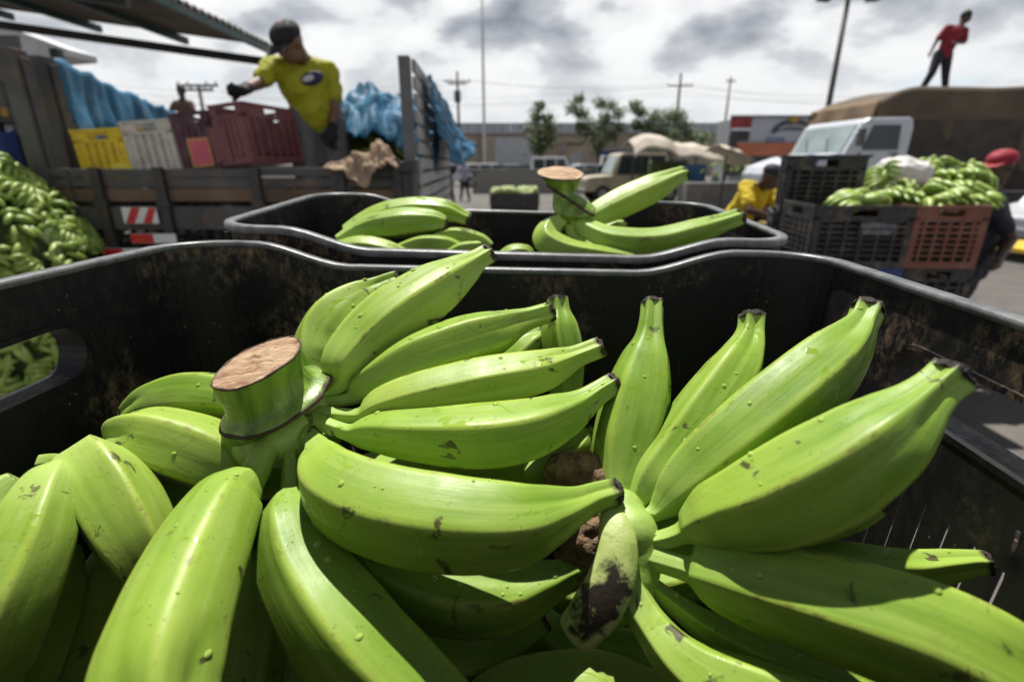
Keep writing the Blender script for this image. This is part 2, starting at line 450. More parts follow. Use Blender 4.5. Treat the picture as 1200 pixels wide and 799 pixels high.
def foreground_crate(w, d, h, label):
    root = empty('plastic_crate')
    tag(root, label, 'crate', 'black plastic crates of the foreground stacks')
    pts = crate_shell(w, d, h); n = len(pts); T = 0.0035
    def ins(p, k):  # inset towards the centre along the axes
        sx = 1 - 2 * k / w; sy = 1 - 2 * k / d
        return (p[0] * sx, p[1] * sy)
    rows_out = [1.0, 0.86, 0.6, 0.3, 0.0]; V = []; F = []
    def ring(k, f):
        for p in pts:
            taper = 0.012 * (1 - f)
            q = ins(p, k + taper); V.append((q[0], q[1], topz(p, w, d, h) * f))
    for f in rows_out: ring(0, f)
    for f in rows_out[::-1]:
        if f == 0.0:
            for p in pts:
                q = ins(p, T + 0.012); V.append((q[0], q[1], 0.004))
        else: ring(T, f)
    m = len(rows_out) * 2
    for j in range(m):
        for i in range(n):
            i2 = (i + 1) % n; j2 = (j + 1) % m
            if j == 4: continue
            F.append((j*n+i, j2*n+i, j2*n+i2, j*n+i2))
    F.append(tuple(4*n + i for i in range(n)))            # underside
    F.append(tuple(5*n + i for i in reversed(range(n))))  # floor inside
    # close: underside ring 4 and floor ring 5 are separate sheets joined at ring 0/9; walls end at rings 4 and 5
    F2 = F
    sh = mesh_obj('basket', V, F2, BLACKP, root, False)
    bm = bmesh.new(); bm.from_mesh(sh.data); bmesh.ops.recalc_face_normals(bm, faces=bm.faces); bm.to_mesh(sh.data); bm.free()
    # cutters: hand holes in the short walls, drain slots in all walls
    cut = MB()
    def stadium(cyc, czc, L, H, x0, x1):
        pl = []
        for k in range(9): a = R(-90 + 180*k/8); pl.append((cyc + L/2 - H/2 + H/2*math.cos(a), czc + H/2*math.sin(a)))
        for k in range(9): a = R(90 + 180*k/8); pl.append((cyc - L/2 + H/2 + H/2*math.cos(a), czc + H/2*math.sin(a)))
        cut.prism(pl, 'x', x0, x1)
    for sx in (-1, 1): stadium(0, h - 0.053, 0.150, 0.036, sx*w/2 - 0.03, sx*w/2 + 0.03)
    for row in ((0.045, 0.075), (0.10, 0.195)):
        for sy in (-1, 1):
            for k in range(-13, 14):
                x = k * 0.0175
                if k % 7 == 3 or abs(x) > hwlim(w): continue
                z1 = row[1] if row[0] < 0.1 else (0.195)
                cut.bb(x - 0.0022, sy*d/2 - 0.03, row[0], x + 0.0022, sy*d/2 + 0.03, z1)
        for sx in (-1, 1):
            for k in range(-7, 8):
                y = k * 0.0175
                if abs(y) > d/2 - 0.05 or k in (-4, 4): continue
                cut.bb(sx*w/2 - 0.03, y - 0.0022, row[0], sx*w/2 + 0.03, y + 0.0022, row[1])
    c = cut.build('cutter'); 
    md = sh.modifiers.new('cut', 'BOOLEAN'); md.operation = 'DIFFERENCE'; md.object = c; md.solver = 'EXACT'
    bake(sh); bpy.data.objects.remove(c)
    # rim lip: a rounded band run round the top
    prof = [(-0.0015, -0.0062), (0.0035, -0.0062), (0.0042, -0.005), (0.0042, -0.001), (0.003, 0.0008), (-0.0050, 0.0010), (-0.0062, -0.0005), (-0.0062, -0.0035), (-0.0046, -0.0040)]
    V = []; F = []; k = len(prof)
    for p in pts:
        z = topz(p, w, d, h); i = len(V) // k
        a = pts[(i + 1) % n]; b = pts[i - 1]
        t = Vector((a[0]-b[0], a[1]-b[1])).normalized(); nrm = Vector((t.y, -t.x))
        for (o_, zz) in prof: V.append((p[0] + nrm.x*o_, p[1] + nrm.y*o_, z + zz))
    for i in range(n):
        for j in range(k): F.append((i*k+j, ((i+1) % n)*k+j, ((i+1) % n)*k+(j+1) % k, i*k+(j+1) % k))
    rim = mesh_obj('rim', V, F, RIM, root, True)
    bm = bmesh.new(); bm.from_mesh(rim.data); bmesh.ops.recalc_face_normals(bm, faces=bm.faces); bm.to_mesh(rim.data); bm.free()
    # moulded frames round the hand holes
    for sx in (-1, 1):
        path = []
        L, H = 0.150, 0.036; zc_ = h - 0.053
        for q in range(13): a = R(-90 + 180*q/12); path.append((L/2 - H/2 + (H/2)*math.cos(a), zc_ + (H/2)*math.sin(a)))
        for q in range(13): a = R(90 + 180*q/12); path.append((-L/2 + H/2 + (H/2)*math.cos(a), zc_ + (H/2)*math.sin(a)))
        V = []; F = []
        pf = [(-0.004, 0.003), (-0.004, -0.0006), (0.016, -0.0006), (0.0165, 0.0015), (0.016, 0.003)]
        cy_, cz_ = 0, zc_
        for (yy, zz) in path:
            dv = Vector((yy - max(-L/2+H/2, min(L/2-H/2, yy)), zz - zc_)).normalized()
            for (ox, on) in pf: V.append((sx * (w/2 - 0.003 + ox), yy + dv.x*on, zz + dv.y*on))
        nn = len(path)
        for i in range(nn):
            for j in range(5): F.append((i*5+j, ((i+1) % nn)*5+j, ((i+1) % nn)*5+(j+1) % 5, i*5+(j+1) % 5))
        fr = mesh_obj('handle_frame', V, F, BLACKP, root, False)
        bm = bmesh.new(); bm.from_mesh(fr.data); bmesh.ops.recalc_face_normals(bm, faces=bm.faces); bm.to_mesh(fr.data); bm.free()
    # outside ribs
    rb = MB()
    for sy in (-1, 1):
        for x in (-0.20, -0.13, -0.065, 0, 0.065, 0.13, 0.20):
            x *= w / 0.55
            rb.bb(x - 0.0015, sy*(d/2 + 0.0005), 0.02, x + 0.0015, sy*(d/2 + 0.0065), h - 0.03 + rim_z(x, w) * 1.0)
        rb.bb(-w/2 + 0.05, sy*(d/2 - 0.001), 0.083, w/2 - 0.05, sy*(d/2 + 0.005), 0.088)
    for sx in (-1, 1):
        for y in (-d*0.38, -d*0.25, d*0.25, d*0.38):
            rb.bb(sx*(w/2 + 0.0005), y - 0.0015, 0.02, sx*(w/2 + 0.0065), y + 0.0015, h - 0.012)
        rb.bb(sx*(w/2 - 0.001), -d/2 + 0.05, 0.083, sx*(w/2 + 0.005), d/2 - 0.05, 0.088)
    rb.build('rib', BLACKP, root)
    return root
def hwlim(w): return w / 2 - 0.05

crate1 = foreground_crate(0.55, 0.405, 0.31, 'big black plastic crate in front, filled to the brim with green bananas')
crate1.location = (-0.030, 0.2445, CZ - 0.0685 - 0.31)
crate1.rotation_euler = (0, R(0.7), R(-2.4))
crate2 = foreground_crate(0.56, 0.285, 0.29, 'smaller black crate behind the front one, holding two hands of bananas')
crate2.location = (-0.012, 0.648, CZ - 0.055 - 0.29)
crate2.rotation_euler = (R(3.0), R(1.4), R(-1.0))

for (src, hh, n, z0, which) in ((crate1, .31, 4, crate1.location.z, 'front'), (crate2, .29, 4, crate2.location.z, 'rear')):
    for k in range(1, n+1):
        u = copy_tree(src); u.rotation_euler = (0, 0, src.rotation_euler.z + R((-1)**k * .6)); u.location = (src.location.x, src.location.y - (.012 if which == 'front' else 0), max(0.0, z0 - (hh+.001)*k))
        u['label'] = 'empty black crate in the %s stack, %s below its top crate' % (which, ('first', 'second', 'third', 'fourth')[k-1])
pal = empty('timber_pallet', (crate2.location.x, crate2.location.y, 0)); tag(pal, 'timber pallet on the ground under the rear stack of black crates', 'pallet')
PALW = M('pallet_timber', (.26, .18, .11), .85, .4, 6, .4)
for i in range(5): m = MB(); m.bb(-.32 + i*.135, -.16, .088, -.32 + i*.135 + .10, .16, .107); m.build('board', PALW, pal)
for y in (-.14, 0, .14): m = MB(); m.bb(-.32, y-.02, 0, .32, y+.02, .087); m.build('bearer', PALW, pal)
for (side, segs) in ((-1, ((12, 492), (22, 520), (30, 548), (34, 560))), (-1, ((72, 452), (86, 476), (92, 500), (84, 522), (76, 530))), (1, ((1196, 622), (1188, 655), (1178, 690), (1174, 705)))):
    m = MB(); pts = []
    for (px, py) in segs:
        wx = (-.300 if side < 0 else .2395); pts.append(P(px, py, 600*wx/(px-600)))
    m.tube(pts, .0016, 8); o = m.build('moulded_rib', BLACKP, crate1, True); o.matrix_parent_inverse = Matrix.LocRotScale(crate1.location, crate1.rotation_euler, None).inverted()

# ================================================================== bananas
def crom(pts, n):
    """Catmull-Rom through points (lists of floats), n samples"""
    P0 = [pts[0]] + pts + [pts[-1]]; out = []
    segs = len(pts) - 1
    for i in range(n):
        u = i / (n - 1) * segs; k = min(int(u), segs - 1); t = u - k
        a, b, c, d = (np.array(P0[k + j], float) for j in range(4))
        out.append(0.5 * ((2*b) + (-a + c)*t + (2*a - 5*b + 4*c - d)*t*t + (-a + 3*b - 3*c + d)*t**3))
    return out
def banana_mesh(name, ctrl, roll=0.0, N=72, K=60, seed=0, blend=0.8, sides=5, squash=1.0):
    """ctrl: (x, y, z, r) from stalk to blossom end"""
    s = crom(ctrl, 400)
    # resample by arc length
    pos = [Vector(q[:3]) for q in s]; L = [0]
    for i in range(1, len(pos)): L.append(L[-1] + (pos[i] - pos[i-1]).length)
    tot = L[-1]; V = []; F = []; ridge = []; vv = []
    rmax = max(q[3] for q in s); up = None; rr_ = random.Random(seed)
    ph = [rr_.uniform(-0.18, 0.18) for _ in range(sides)]
    amps = [rr_.uniform(0.75, 1.15) for _ in range(sides)]
    for i in range(N):
        f = i / (N - 1)
        # denser near ends
        f = f - 0.10 * math.sin(2 * math.pi * f) / (2 * math.pi) * 3.0
        target = f * tot
        j = min(max(int(np.searchsorted(L, target)), 1), len(L) - 1)
        t = (target - L[j-1]) / max(1e-9, L[j] - L[j-1])
        p = pos[j-1].lerp(pos[j], t); r = s[j-1][3] * (1 - t) + s[j][3] * t
        tg = (pos[min(j+3, len(pos)-1)] - pos[max(j-4, 0)]).normalized()
        if up is None:
            up = Vector((0, 0, 1))
            if abs(tg.z) > 0.95: up = Vector((0, 1, 0))
        a = (up - tg * up.dot(tg)).normalized(); b = tg.cross(a); up = a
        bod = min(1.0, r / rmax)
        for k in range(K):
            th = 2 * math.pi * k / K
            w = (th + roll) / (2 * math.pi) * sides
            ki = int(math.floor(w)) % sides; fr = w - math.floor(w)      # ridge at fr = 0
            q = abs(fr - 0.5) * 2                                        # 1 on the ridge, 0 mid-face
            poly = math.cos(math.pi / sides) / math.cos((1 - q) * 0 + (fr - 0.5) * 2 * math.pi / sides)
            am = amps[ki] if fr < 0.5 else amps[(ki + 1) % sides]
            flat = blend * am
            if f > 0.78: flat = blend * am * (1 + 0.5 * (f - 0.78) / 0.22)   # ribbed neck
            rad = r * ((1 - flat) + flat * poly / 0.90)
            if f > 0.72: rad -= r * 0.16 * (1 - q) ** 2 * min(1, (f - 0.72) / 0.15)
            rad *= 1 + 0.022 * nz(p.x*45 + seed, p.y*45 + math.cos(th), p.z*45 + math.sin(th))
            V.append(p + (a * math.cos(th) * squash + b * math.sin(th)) * rad)
            ridge.append(q * min(1, bod * 1.2)); 
        vv.append(f)
    uvs = []
    for i in range(N - 1):
        for k in range(K):
            k2 = (k + 1) % K
            F.append((i*K+k, i*K+k2, (i+1)*K+k2, (i+1)*K+k))
            u0, u1 = k / K, (k + 1) / K
            uvs.append(((u0, vv[i]), (u1, vv[i]), (u1, vv[i+1]), (u0, vv[i+1])))
    # end caps
    c0 = len(V); V.append(pos[0]); ridge.append(0); 
    tgE = (pos[-1] - pos[-6]).normalized()
    c1 = len(V); V.append(pos[-1] - tgE * s[-1][3] * 0.15); ridge.append(0)
    for k in range(K):
        k2 = (k + 1) % K
        F.append((c0, k2, k)); uvs.append(((0, 0),) * 3)
        F.append((c1, (N-1)*K+k, (N-1)*K+k2)); uvs.append(((0, 1),) * 3)
    me = bpy.data.meshes.new(name); me.from_pydata([tuple(v) for v in V], [], F); me.update()
    uvl = me.uv_layers.new(name='UVMap')
    flat_uv = [c for face in uvs for uv in face for c in uv]
    uvl.data.foreach_set('uv', flat_uv)
    at = me.attributes.new('ridge', 'FLOAT', 'POINT'); at.data.foreach_set('value', ridge)
    me.polygons.foreach_set('use_smooth', [True] * len(me.polygons))
    return me, pos[-1], tgE, s[-1][3]
bcount = [0]
def banana(parent, pix, mat=0, roll=0.0, name='banana', tip=True, blend=0.8, label=None, **kw):
    """pix: (px, py, depth, half width in px) along the fruit"""
    bcount[0] += 1
    ctrl = []
    for (px, py, D, hw) in pix:
        q = P(px, py, D); k = .985 - .075 * min(1, max(0, (hw - 12) / 14)) if D < .5 else .95
        ctrl.append([q.x, q.y, q.z, hw * D / 600 * k])
    me, e, t, r = banana_mesh(name, ctrl, roll, seed=bcount[0] * 3.7, blend=blend, **kw)
    me.materials.append(BAN[mat % 3])
    o = bpy.data.objects.new(name, me); COL.objects.link(o); o.parent = parent
    if label: o['label'] = label
    if tip: blossom_end(o, e, t, r, bcount[0])
    return o
def blossom_end(parent, e, t, r, seed):
    rr = random.Random(seed); mb = MB()
    a = t.orthogonal().normalized(); b = t.cross(a)
    n = 16; V = [e + t * r * 0.10]; F = []
    for k in range(n):
        th = 2*math.pi*k/n; q = r * rr.uniform(0.86, 1.03)
        V.append(e + (a*math.cos(th) + b*math.sin(th)) * q + t * r * rr.uniform(-0.02, 0.22))
    for k in range(n):
        th = 2*math.pi*k/n
        V.append(e + (a*math.cos(th) + b*math.sin(th)) * r * 1.0 - t * r * rr.uniform(0.12, 0.4))
    for k in range(n):
        th = 2*math.pi*k/n
        V.append(e + (a*math.cos(th) + b*math.sin(th)) * r * rr.uniform(0.4, 0.6) - t * r * rr.uniform(-0.25, 0.1))
    for k in range(n):
        k2 = (k+1) % n
        F += [(1+n+k, 1+n+k2, 1+k2, 1+k), (1+k, 1+k2, 1+2*n+k2, 1+2*n+k), (0, 1+2*n+k, 1+2*n+k2)]
    o = mesh_obj('blossom_end', V, F, CHAR, parent, False)
    for i in range(rr.randint(1, 3)):   # dry whiskers
        pass
    return o

# ---- hand A: the one whose thick cut stalk stands up on the left
handA = empty('banana_hand', P(325, 508, 0.295))
tag(handA, 'big hand of green bananas with thick upright cut stalk, on top of the front crate', 'banana hand')
def rel(o, root):
    """meshes are written in world coordinates; keep them there under the root"""
    o.location = Vector(o.location) - root.location
WATER = bpy.data.materials.new('water'); WATER.use_nodes = True
wb_ = WATER.node_tree.nodes['Principled BSDF']; wb_.inputs['Base Color'].default_value = (.30, .43, .07, 1); wb_.inputs['Roughness'].default_value = .04; wb_.inputs['Specular IOR Level'].default_value = .6
def drops(root, n, seed):
    rr = random.Random(seed)
    for o in [ch for ch in root.children if ch.name.startswith('banana')]:
        me = o.data; m = MB(); k = 0
        for tr_ in range(400):
            if k >= n: break
            p = me.polygons[rr.randrange(len(me.polygons))]
            if p.normal.z < .55 or rr.random() > p.normal.z: continue
            r = rr.choice((.0006, .0008, .0009, .0013, .0017)); q = p.normal.to_track_quat('Z', 'Y').to_matrix()
            m.ball(p.center, (r*rr.uniform(.8, 1.5), r, r*.5), 10, 6, q); k += 1
        if k: w = m.build('water_drops', WATER, o, True); w['kind'] = 'stuff'
def sync(root):
    for ch in root.children: ch.location = -Vector(root.location)
A = []
def ban(root, pix, **kw): return banana(root, pix, **kw)
ban(handA, [(368,452,.316,9),(368,436,.320,13),(368,418,.326,25),(376,396,.336,32),(395,371,.346,33),(418,352,.354,25),(440,338,.36,14),(454,331,.363,11),(466,327,.366,10)], mat=1, roll=.4)
ban(handA, [(372,466,.300,8),(388,456,.301,9),(399,446,.302,15),(405,430,.304,31),(428,404,.312,37),(462,374,.321,39),(508,342,.335,34),(540,320,.348,22),(558,307,.356,13),(573,298,.362,12)], mat=1, roll=.1)
ban(handA, [(366,470,.300,8),(396,469,.300,8),(412,465,.301,10),(424,455,.302,21),(444,442,.303,28),(482,422,.308,33),(540,401,.316,34),(580,389,.321,29),(606,378,.326,18),(623,372,.329,13),(646,365,.333,12)], mat=0, roll=.7)
ban(handA, [(364,482,.294,8),(398,486,.291,8),(422,487,.289,9),(436,482,.288,18),(454,475,.288,25),(494,464,.289,29),(562,450,.294,32),(624,438,.299,28),(655,427,.304,20),(676,418,.307,13),(704,407,.310,12)], mat=1, roll=.2)
ban(handA, [(356,486,.290,8),(382,498,.284,9),(408,507,.279,10),(424,508,.277,18),(444,508,.274,26),(490,512,.270,34),(562,514,.268,42),(616,506,.270,40),(658,489,.276,30),(682,475,.281,19),(700,462,.285,14),(721,449,.289,13)], mat=0, roll=.55)
ban(handA, [(352,500,.290,12),(368,517,.279,13),(376,531,.268,20),(382,548,.256,36),(400,572,.242,50),(450,596,.232,58),(525,610,.226,60),(600,613,.225,52),(642,603,.231,38),(673,592,.238,24),(694,583,.244,18),(722,575,.249,16)], mat=0, roll=.25, blend=.7)
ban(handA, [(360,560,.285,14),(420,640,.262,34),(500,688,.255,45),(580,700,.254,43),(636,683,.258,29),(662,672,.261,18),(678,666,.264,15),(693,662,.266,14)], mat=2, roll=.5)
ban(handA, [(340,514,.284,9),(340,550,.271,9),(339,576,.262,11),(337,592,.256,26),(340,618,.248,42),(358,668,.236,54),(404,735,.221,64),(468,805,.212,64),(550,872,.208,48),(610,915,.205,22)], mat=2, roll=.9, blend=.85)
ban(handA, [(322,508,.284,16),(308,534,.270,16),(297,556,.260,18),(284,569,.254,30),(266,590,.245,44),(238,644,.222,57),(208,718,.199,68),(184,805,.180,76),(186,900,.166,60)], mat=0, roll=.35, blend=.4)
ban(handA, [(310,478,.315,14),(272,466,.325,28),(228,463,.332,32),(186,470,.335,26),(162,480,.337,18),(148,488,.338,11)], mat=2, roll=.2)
ban(handA, [(310,562,.300,20),(275,548,.298,40),(228,529,.296,46),(178,514,.295,42),(146,512,.295,32),(130,515,.295,16)], mat=1, roll=.35, blend=.85, tip=False)
# crown joining the stalks, lumpy
def lathe(axis_pts, n=40, wob=0.03, seed=0, harm=3, normal=None):
    """rings round a centre line; with a normal every ring lies in that plane"""
    V = []; F = []; m = len(axis_pts); up = None
    for i, (c, r) in enumerate(axis_pts):
        if normal is not None:
            t = Vector(normal).normalized(); a = (Vector((1, 0, 0)) - t*t.x).normalized(); b = t.cross(a)
        else:
            t = (axis_pts[min(i+1, m-1)][0] - axis_pts[max(i-1, 0)][0]).normalized()
            if up is None: up = Vector((0, -1, 0.2))
            a = (up - t*up.dot(t)).normalized(); b = t.cross(a); up = a
        for k in range(n):
            th = 2*math.pi*k/n
            w = 1 + wob * math.sin(harm*th + seed) + wob * 0.6 * math.sin((harm+4)*th + seed*2) + 0.02 * nz(math.cos(th)*2+seed, math.sin(th)*2, i*0.1)
            V.append(c + (a*math.cos(th) + b*math.sin(th)) * r * w)
    for i in range(m-1):
        for k in range(n):
            k2 = (k+1) % n
            F.append((i*n+k, i*n+k2, (i+1)*n+k2, (i+1)*n+k))
    return V, F, m, n
def curve_pts(ctrl, n):
    return [(Vector(q[:3]), q[3]) for q in crom([[*P(a, b, D), hw*D/600] for (a, b, D, hw) in ctrl], n)]
def stump(root, ctrl, n=40, N=36, tilt=(0, 0, 1), seed=1, cut=None, wob=0.025, harm=3):
    pts = curve_pts(ctrl, N)
    V, F, m, n = lathe(pts, n, wob, seed, harm=harm, normal=tilt)
    # slant the cut: everything above the cutting plane is pushed down onto it
    c = cut; nrm = Vector(tilt).normalized(); ax = (pts[-1][0] - pts[-6][0]).normalized()
    first = [m-1]*n; hit = set()
    for k in range(n):
        for i in range(m):
            q = i*n+k; d = (V[q] - c).dot(nrm)
            if d > 0:
                if first[k] == m-1 and i < first[k]:
                    first[k] = i; p0, p1 = V[q-n], V[q]; d0 = (p0 - c).dot(nrm); V[q] = p0.lerp(p1, -d0/(d-d0))
                hit.add(q)
    F = [f for f in F if not all(q in hit for q in f)]
    o = mesh_obj('stalk', V, F, STALK, root, True)
    # cut face: fibrous disc with a brown edge ring
    ring = [V[first[k]*n+k] for k in range(n)]
    cc = sum(ring, Vector()) / n
    CV = []; CF = []; lv = 9
    for j in range(lv):
        f = 1 - j / lv
        for k in range(n):
            p = cc.lerp(ring[k], f * (1.0 if j else 1.0))
            hgt = 0.0018 * nz(p.x*190, p.y*190, p.z*190 + seed) + 0.0010*(1-f)
            if j == 0: hgt = 0.0004
            if j > 0: hgt += .0022*max(0, nz(p.x*70+seed, p.y*70, 2)) - .0016*max(0, nz(p.x*40, p.y*40+seed, 5))
            CV.append(p + ax * hgt)
    CV.append(cc + ax * 0.001)
    for j in range(lv-1):
        for k in range(n):
            k2 = (k+1) % n; CF.append((j*n+k, j*n+k2, (j+1)*n+k2, (j+1)*n+k))
    for k in range(n): CF.append(((lv-1)*n+k, (lv-1)*n+(k+1) % n, lv*n))
    mesh_obj('cut_face', CV, CF, CUT, o, True)
    e = MB(); rg = [ring[k] + ax*0.0 for k in range(n)]; rg = rg + [rg[0], rg[1]]
    e.tube(rg, [.0005+.0011*abs(nz(q.x*160, q.y*160, 3)) for q in rg], 6, False); e.build('dried_edge', RIMBROWN, o, True)
    return o, V, n
sA, SV, Sn = stump(handA, [(294,560,.302,20),(296,535,.299,30),(301,500,.295,40),(312,482,.292,52),(322,470,.290,62),(323,466,.289,62),(317,460,.287,51),(308,448,.283,48),(304,440,.281,50),(302,424,.277,52),(300,395,.273,54),(299,380,.271,54)], tilt=(-.27,-.20,.94), seed=2.2, N=60, n=56, cut=P(303,424,.277), wob=.018, harm=5)
# brown scar ring under the flange
idx = max(range(8, 40), key=lambda i: (SV[i*Sn] - SV[i*Sn+Sn//2]).length)
rg = [SV[idx*Sn+k] - Vector((0, 0, .0006)) for k in range(Sn)] + [SV[idx*Sn], SV[idx*Sn+1]]
m_ = MB(); m_.tube(rg, [.0009+.0014*abs(nz(q.x*120, q.y*120, 3)) for q in rg], 8, False); m_.build('scar_ring', RIMBROWN, sA, True)
cr = MB()
for (px, py, D, r) in ((330,512,.290,.020),(350,496,.295,.016),(366,476,.303,.014),(372,458,.312,.012),(310,520,.288,.017)):
    cr.ball(P(px, py, D), (r, r, r*.8), 16, 10)
c_ = cr.build('crown', CROWN, handA, True)
rm_ = c_.modifiers.new('r', 'REMESH'); rm_.mode = 'VOXEL'; rm_.voxel_size = .0018; rm_.use_smooth_shade = True
sm_ = c_.modifiers.new('s', 'SMOOTH'); sm_.factor = .6; sm_.iterations = 8
drops(handA, 9, 3)
sync(handA)

# ---- hand B: on the right, fanning from a black-edged crown
handB = empty('banana_hand', P(724, 640, 0.24))
tag(handB, 'hand of long green bananas fanning up from a black scarred crown at right', 'banana hand')
ban(handB, [(735,604,.262,10),(726,575,.274,26),(734,522,.287,43),(748,465,.297,43),(757,422,.304,32),(762,396,.308,19),(764,374,.312,14),(765,354,.317,13)], mat=2, roll=.6)
ban(handB, [(737,604,.257,9),(746,592,.261,10),(754,578,.264,19),(768,558,.267,29),(790,532,.272,35),(826,486,.281,40),(858,440,.289,35),(873,412,.296,25),(880,390,.302,16),(882,370,.306,15)], mat=0, roll=.15)
ban(handB, [(738,614,.249,9),(764,602,.252,10),(778,590,.253,19),(796,572,.253,32),(820,550,.253,40),(862,515,.252,46),(920,468,.254,48),(965,430,.258,43),(993,402,.263,31),(1009,379,.268,19),(1018,360,.272,18)], mat=2, roll=.3)
ban(handB, [(740,636,.243,10),(775,633,.239,11),(802,624,.235,13),(814,617,.232,26),(834,609,.228,40),(858,600,.223,47),(900,588,.214,59),(965,558,.204,65),(1020,523,.198,58),(1056,494,.197,44),(1080,472,.197,31),(1098,456,.198,26),(1119,439,.198,27)], mat=0, roll=.45)
ban(handB, [(746,648,.240,13),(788,660,.235,14),(810,666,.231,17),(820,668,.229,30),(842,672,.223,42),(896,686,.213,55),(976,708,.199,64),(1078,742,.187,73),(1180,795,.178,72),(1290,850,.172,40)], mat=2, roll=.1)
ban(handB, [(760,640,.262,14),(860,640,.264,18),(930,652,.262,25),(1000,662,.258,27),(1060,668,.254,25),(1110,663,.251,19),(1136,660,.250,15),(1156,660,.249,14)], mat=0, roll=.5)
ban(handB, [(750,630,.262,12),(850,622,.264,24),(930,612,.262,30),(990,600,.258,26),(1030,588,.256,14)], mat=2, roll=.5)
ban(handB, [(742,668,.241,9),(790,708,.236,13),(840,742,.231,22),(900,770,.226,32),(980,800,.221,36),(1060,835,.217,30)], mat=2, roll=.5)
ban(handB, [(732,680,.236,22),(760,728,.225,23),(805,780,.212,36),(880,826,.202,58),(980,868,.192,66),(1090,905,.185,52)], mat=0, roll=.2)
def slab(root, ctrl, squash, mat, name, n=28, N=28, seed=3.0):
    pts = curve_pts(ctrl, N); V = []; F = []
    for i, (c, r) in enumerate(pts):
        t = (pts[min(i+1, N-1)][0] - pts[max(i-1, 0)][0]).normalized()
        v = (c - cam.location).normalized(); a = (v - t*v.dot(t)).normalized(); b = t.cross(a)
        for k in range(n):
            th = 2*math.pi*k/n; w = 1 + .05*nz(math.cos(th)+seed, math.sin(th), i*.25)
            V.append(c + (a*math.cos(th)*squash + b*math.sin(th))*r*w)
    for i in range(N-1):
        for k in range(n): F.append((i*n+k, i*n+(k+1) % n, (i+1)*n+(k+1) % n, (i+1)*n+k))
    F.append(tuple(reversed(range(n)))); F.append(tuple((N-1)*n+k for k in range(n)))
    return mesh_obj(name, V, F, mat, root, True)
def crownB_mat():
    t = NT('banana_crown_burnt'); v = t.coord()
    c = t.ramp(t.noise(v, 40, 5, 0.6), [(0.3, (0.26, 0.36, 0.07)), (0.7, (0.50, 0.56, 0.20))])
    ds = []
    for q in (P(716, 690, .219), P(700, 706, .219), P(682, 724, .221)):
        g = t.n.new('ShaderNodeVectorMath'); g.operation = 'DISTANCE'; t.l.new(v, g.inputs[0]); g.inputs[1].default_value = tuple(q); ds.append(g.outputs['Value'])
    d = t.math('ADD', t.math('MINIMUM', t.math('MINIMUM', ds[0], ds[1]), ds[2]), t.math('MULTIPLY', t.math('SUBTRACT', t.noise(v, 90, 7, .7), .5), .030))
    c = t.mix(t.ramp(d, [(0.0085, 1.0), (0.0115, 0.0)]), c, (0.022, 0.014, 0.008))
    c = t.mix(t.ramp(t.noise(v, 60, 7, 0.7), [(0.60, 0.0), (0.70, 0.6)]), c, (0.13, 0.08, 0.03))
    t.base(c); t.rough(.5); t.bump(t.noise(v, 180, 6, 0.6), 0.5, 0.001); return t.m
slab(handB, [(718,596,.246,8),(720,610,.240,18),(724,640,.232,23),(718,675,.227,27),(702,708,.225,29),(687,728,.226,26),(676,739,.229,24),(671,744,.231,21)], 0.36, crownB_mat(), 'crown')
wb = MB()
for (px, py, D, r) in ((738,625,.247,.014),(744,650,.246,.014),(738,676,.243,.014),(728,600,.255,.012)):
    wb.ball(P(px, py, D), r, 16, 10)
c_ = wb.build('crown_base', CROWN, handB, True)
rm_ = c_.modifiers.new('r', 'REMESH'); rm_.mode = 'VOXEL'; rm_.voxel_size = .0018; rm_.use_smooth_shade = True
sm_ = c_.modifiers.new('s', 'SMOOTH'); sm_.factor = .6; sm_.iterations = 8
o = slab(handB, [(640,565,.285,10),(662,552,.282,22),(690,560,.280,26),(700,600,.272,30),(688,640,.268,32),(668,668,.268,22),(655,690,.270,8)], .8, WITHER, 'withered_stalk', n=32, N=40)
dm = o.modifiers.new('sub', 'SUBSURF'); dm.levels = 1; dm.render_levels = 1
tx = bpy.data.textures.new('shrivel', 'CLOUDS'); tx.noise_scale = .006
dd = o.modifiers.new('d', 'DISPLACE'); dd.texture = tx; dd.strength = .007
drops(handB, 5, 4)
sync(handB)

# ---- loose bananas of the layers below
def single(pix, label, **kw):
    r = empty('banana_hand', P(*pix[len(pix)//2][:3])); tag(r, label, 'banana hand')
    ban(r, pix, **kw); return r
h = single([(94,528,.274,12),(100,536,.272,32),(114,556,.265,43),(136,590,.258,47),(158,630,.252,44),(180,672,.250,32),(205,712,.25,20),(230,750,.25,12)], 'green bananas with two dark scars beside the left wall of the front crate', mat=1, roll=.2, blend=.95)
ban(h, [(135,640,.275,16),(122,680,.268,30),(105,740,.262,36),(90,810,.258,36),(80,880,.26,26)], mat=2, roll=.2)
ban(h, [(50,542,.290,10),(66,540,.290,9),(86,546,.29,8),(110,570,.30,16)], mat=1)
sync(h)
h = single([(66,548,.256,10),(62,560,.250,26),(50,590,.240,37),(32,642,.226,47),(0,710,.213,56),(-34,780,.205,60),(-70,870,.2,36)], 'fat green bananas lying in the near left corner of the front crate', mat=1, roll=.5, blend=.7)
ban(h, [(20,560,.262,12),(-10,590,.255,30),(-40,640,.245,48),(-65,720,.235,52),(-80,800,.23,40)], mat=0, roll=.3)
ban(h, [(78,640,.252,14),(68,690,.244,28),(40,760,.234,36),(10,830,.225,38),(-10,900,.215,30)], mat=2, roll=.5)
sync(h)
h = single([(664,470,.345,18),(662,425,.348,25),(657,388,.352,24),(655,366,.356,14),(654,350,.359,12)], 'hand of bananas with upright tips behind the big hand, near the far wall', mat=2, roll=.3)
ban(h, [(620,560,.31,16),(655,545,.306,22),(682,525,.303,22),(692,510,.303,12),(694,500,.304,9)], mat=0, roll=.3)
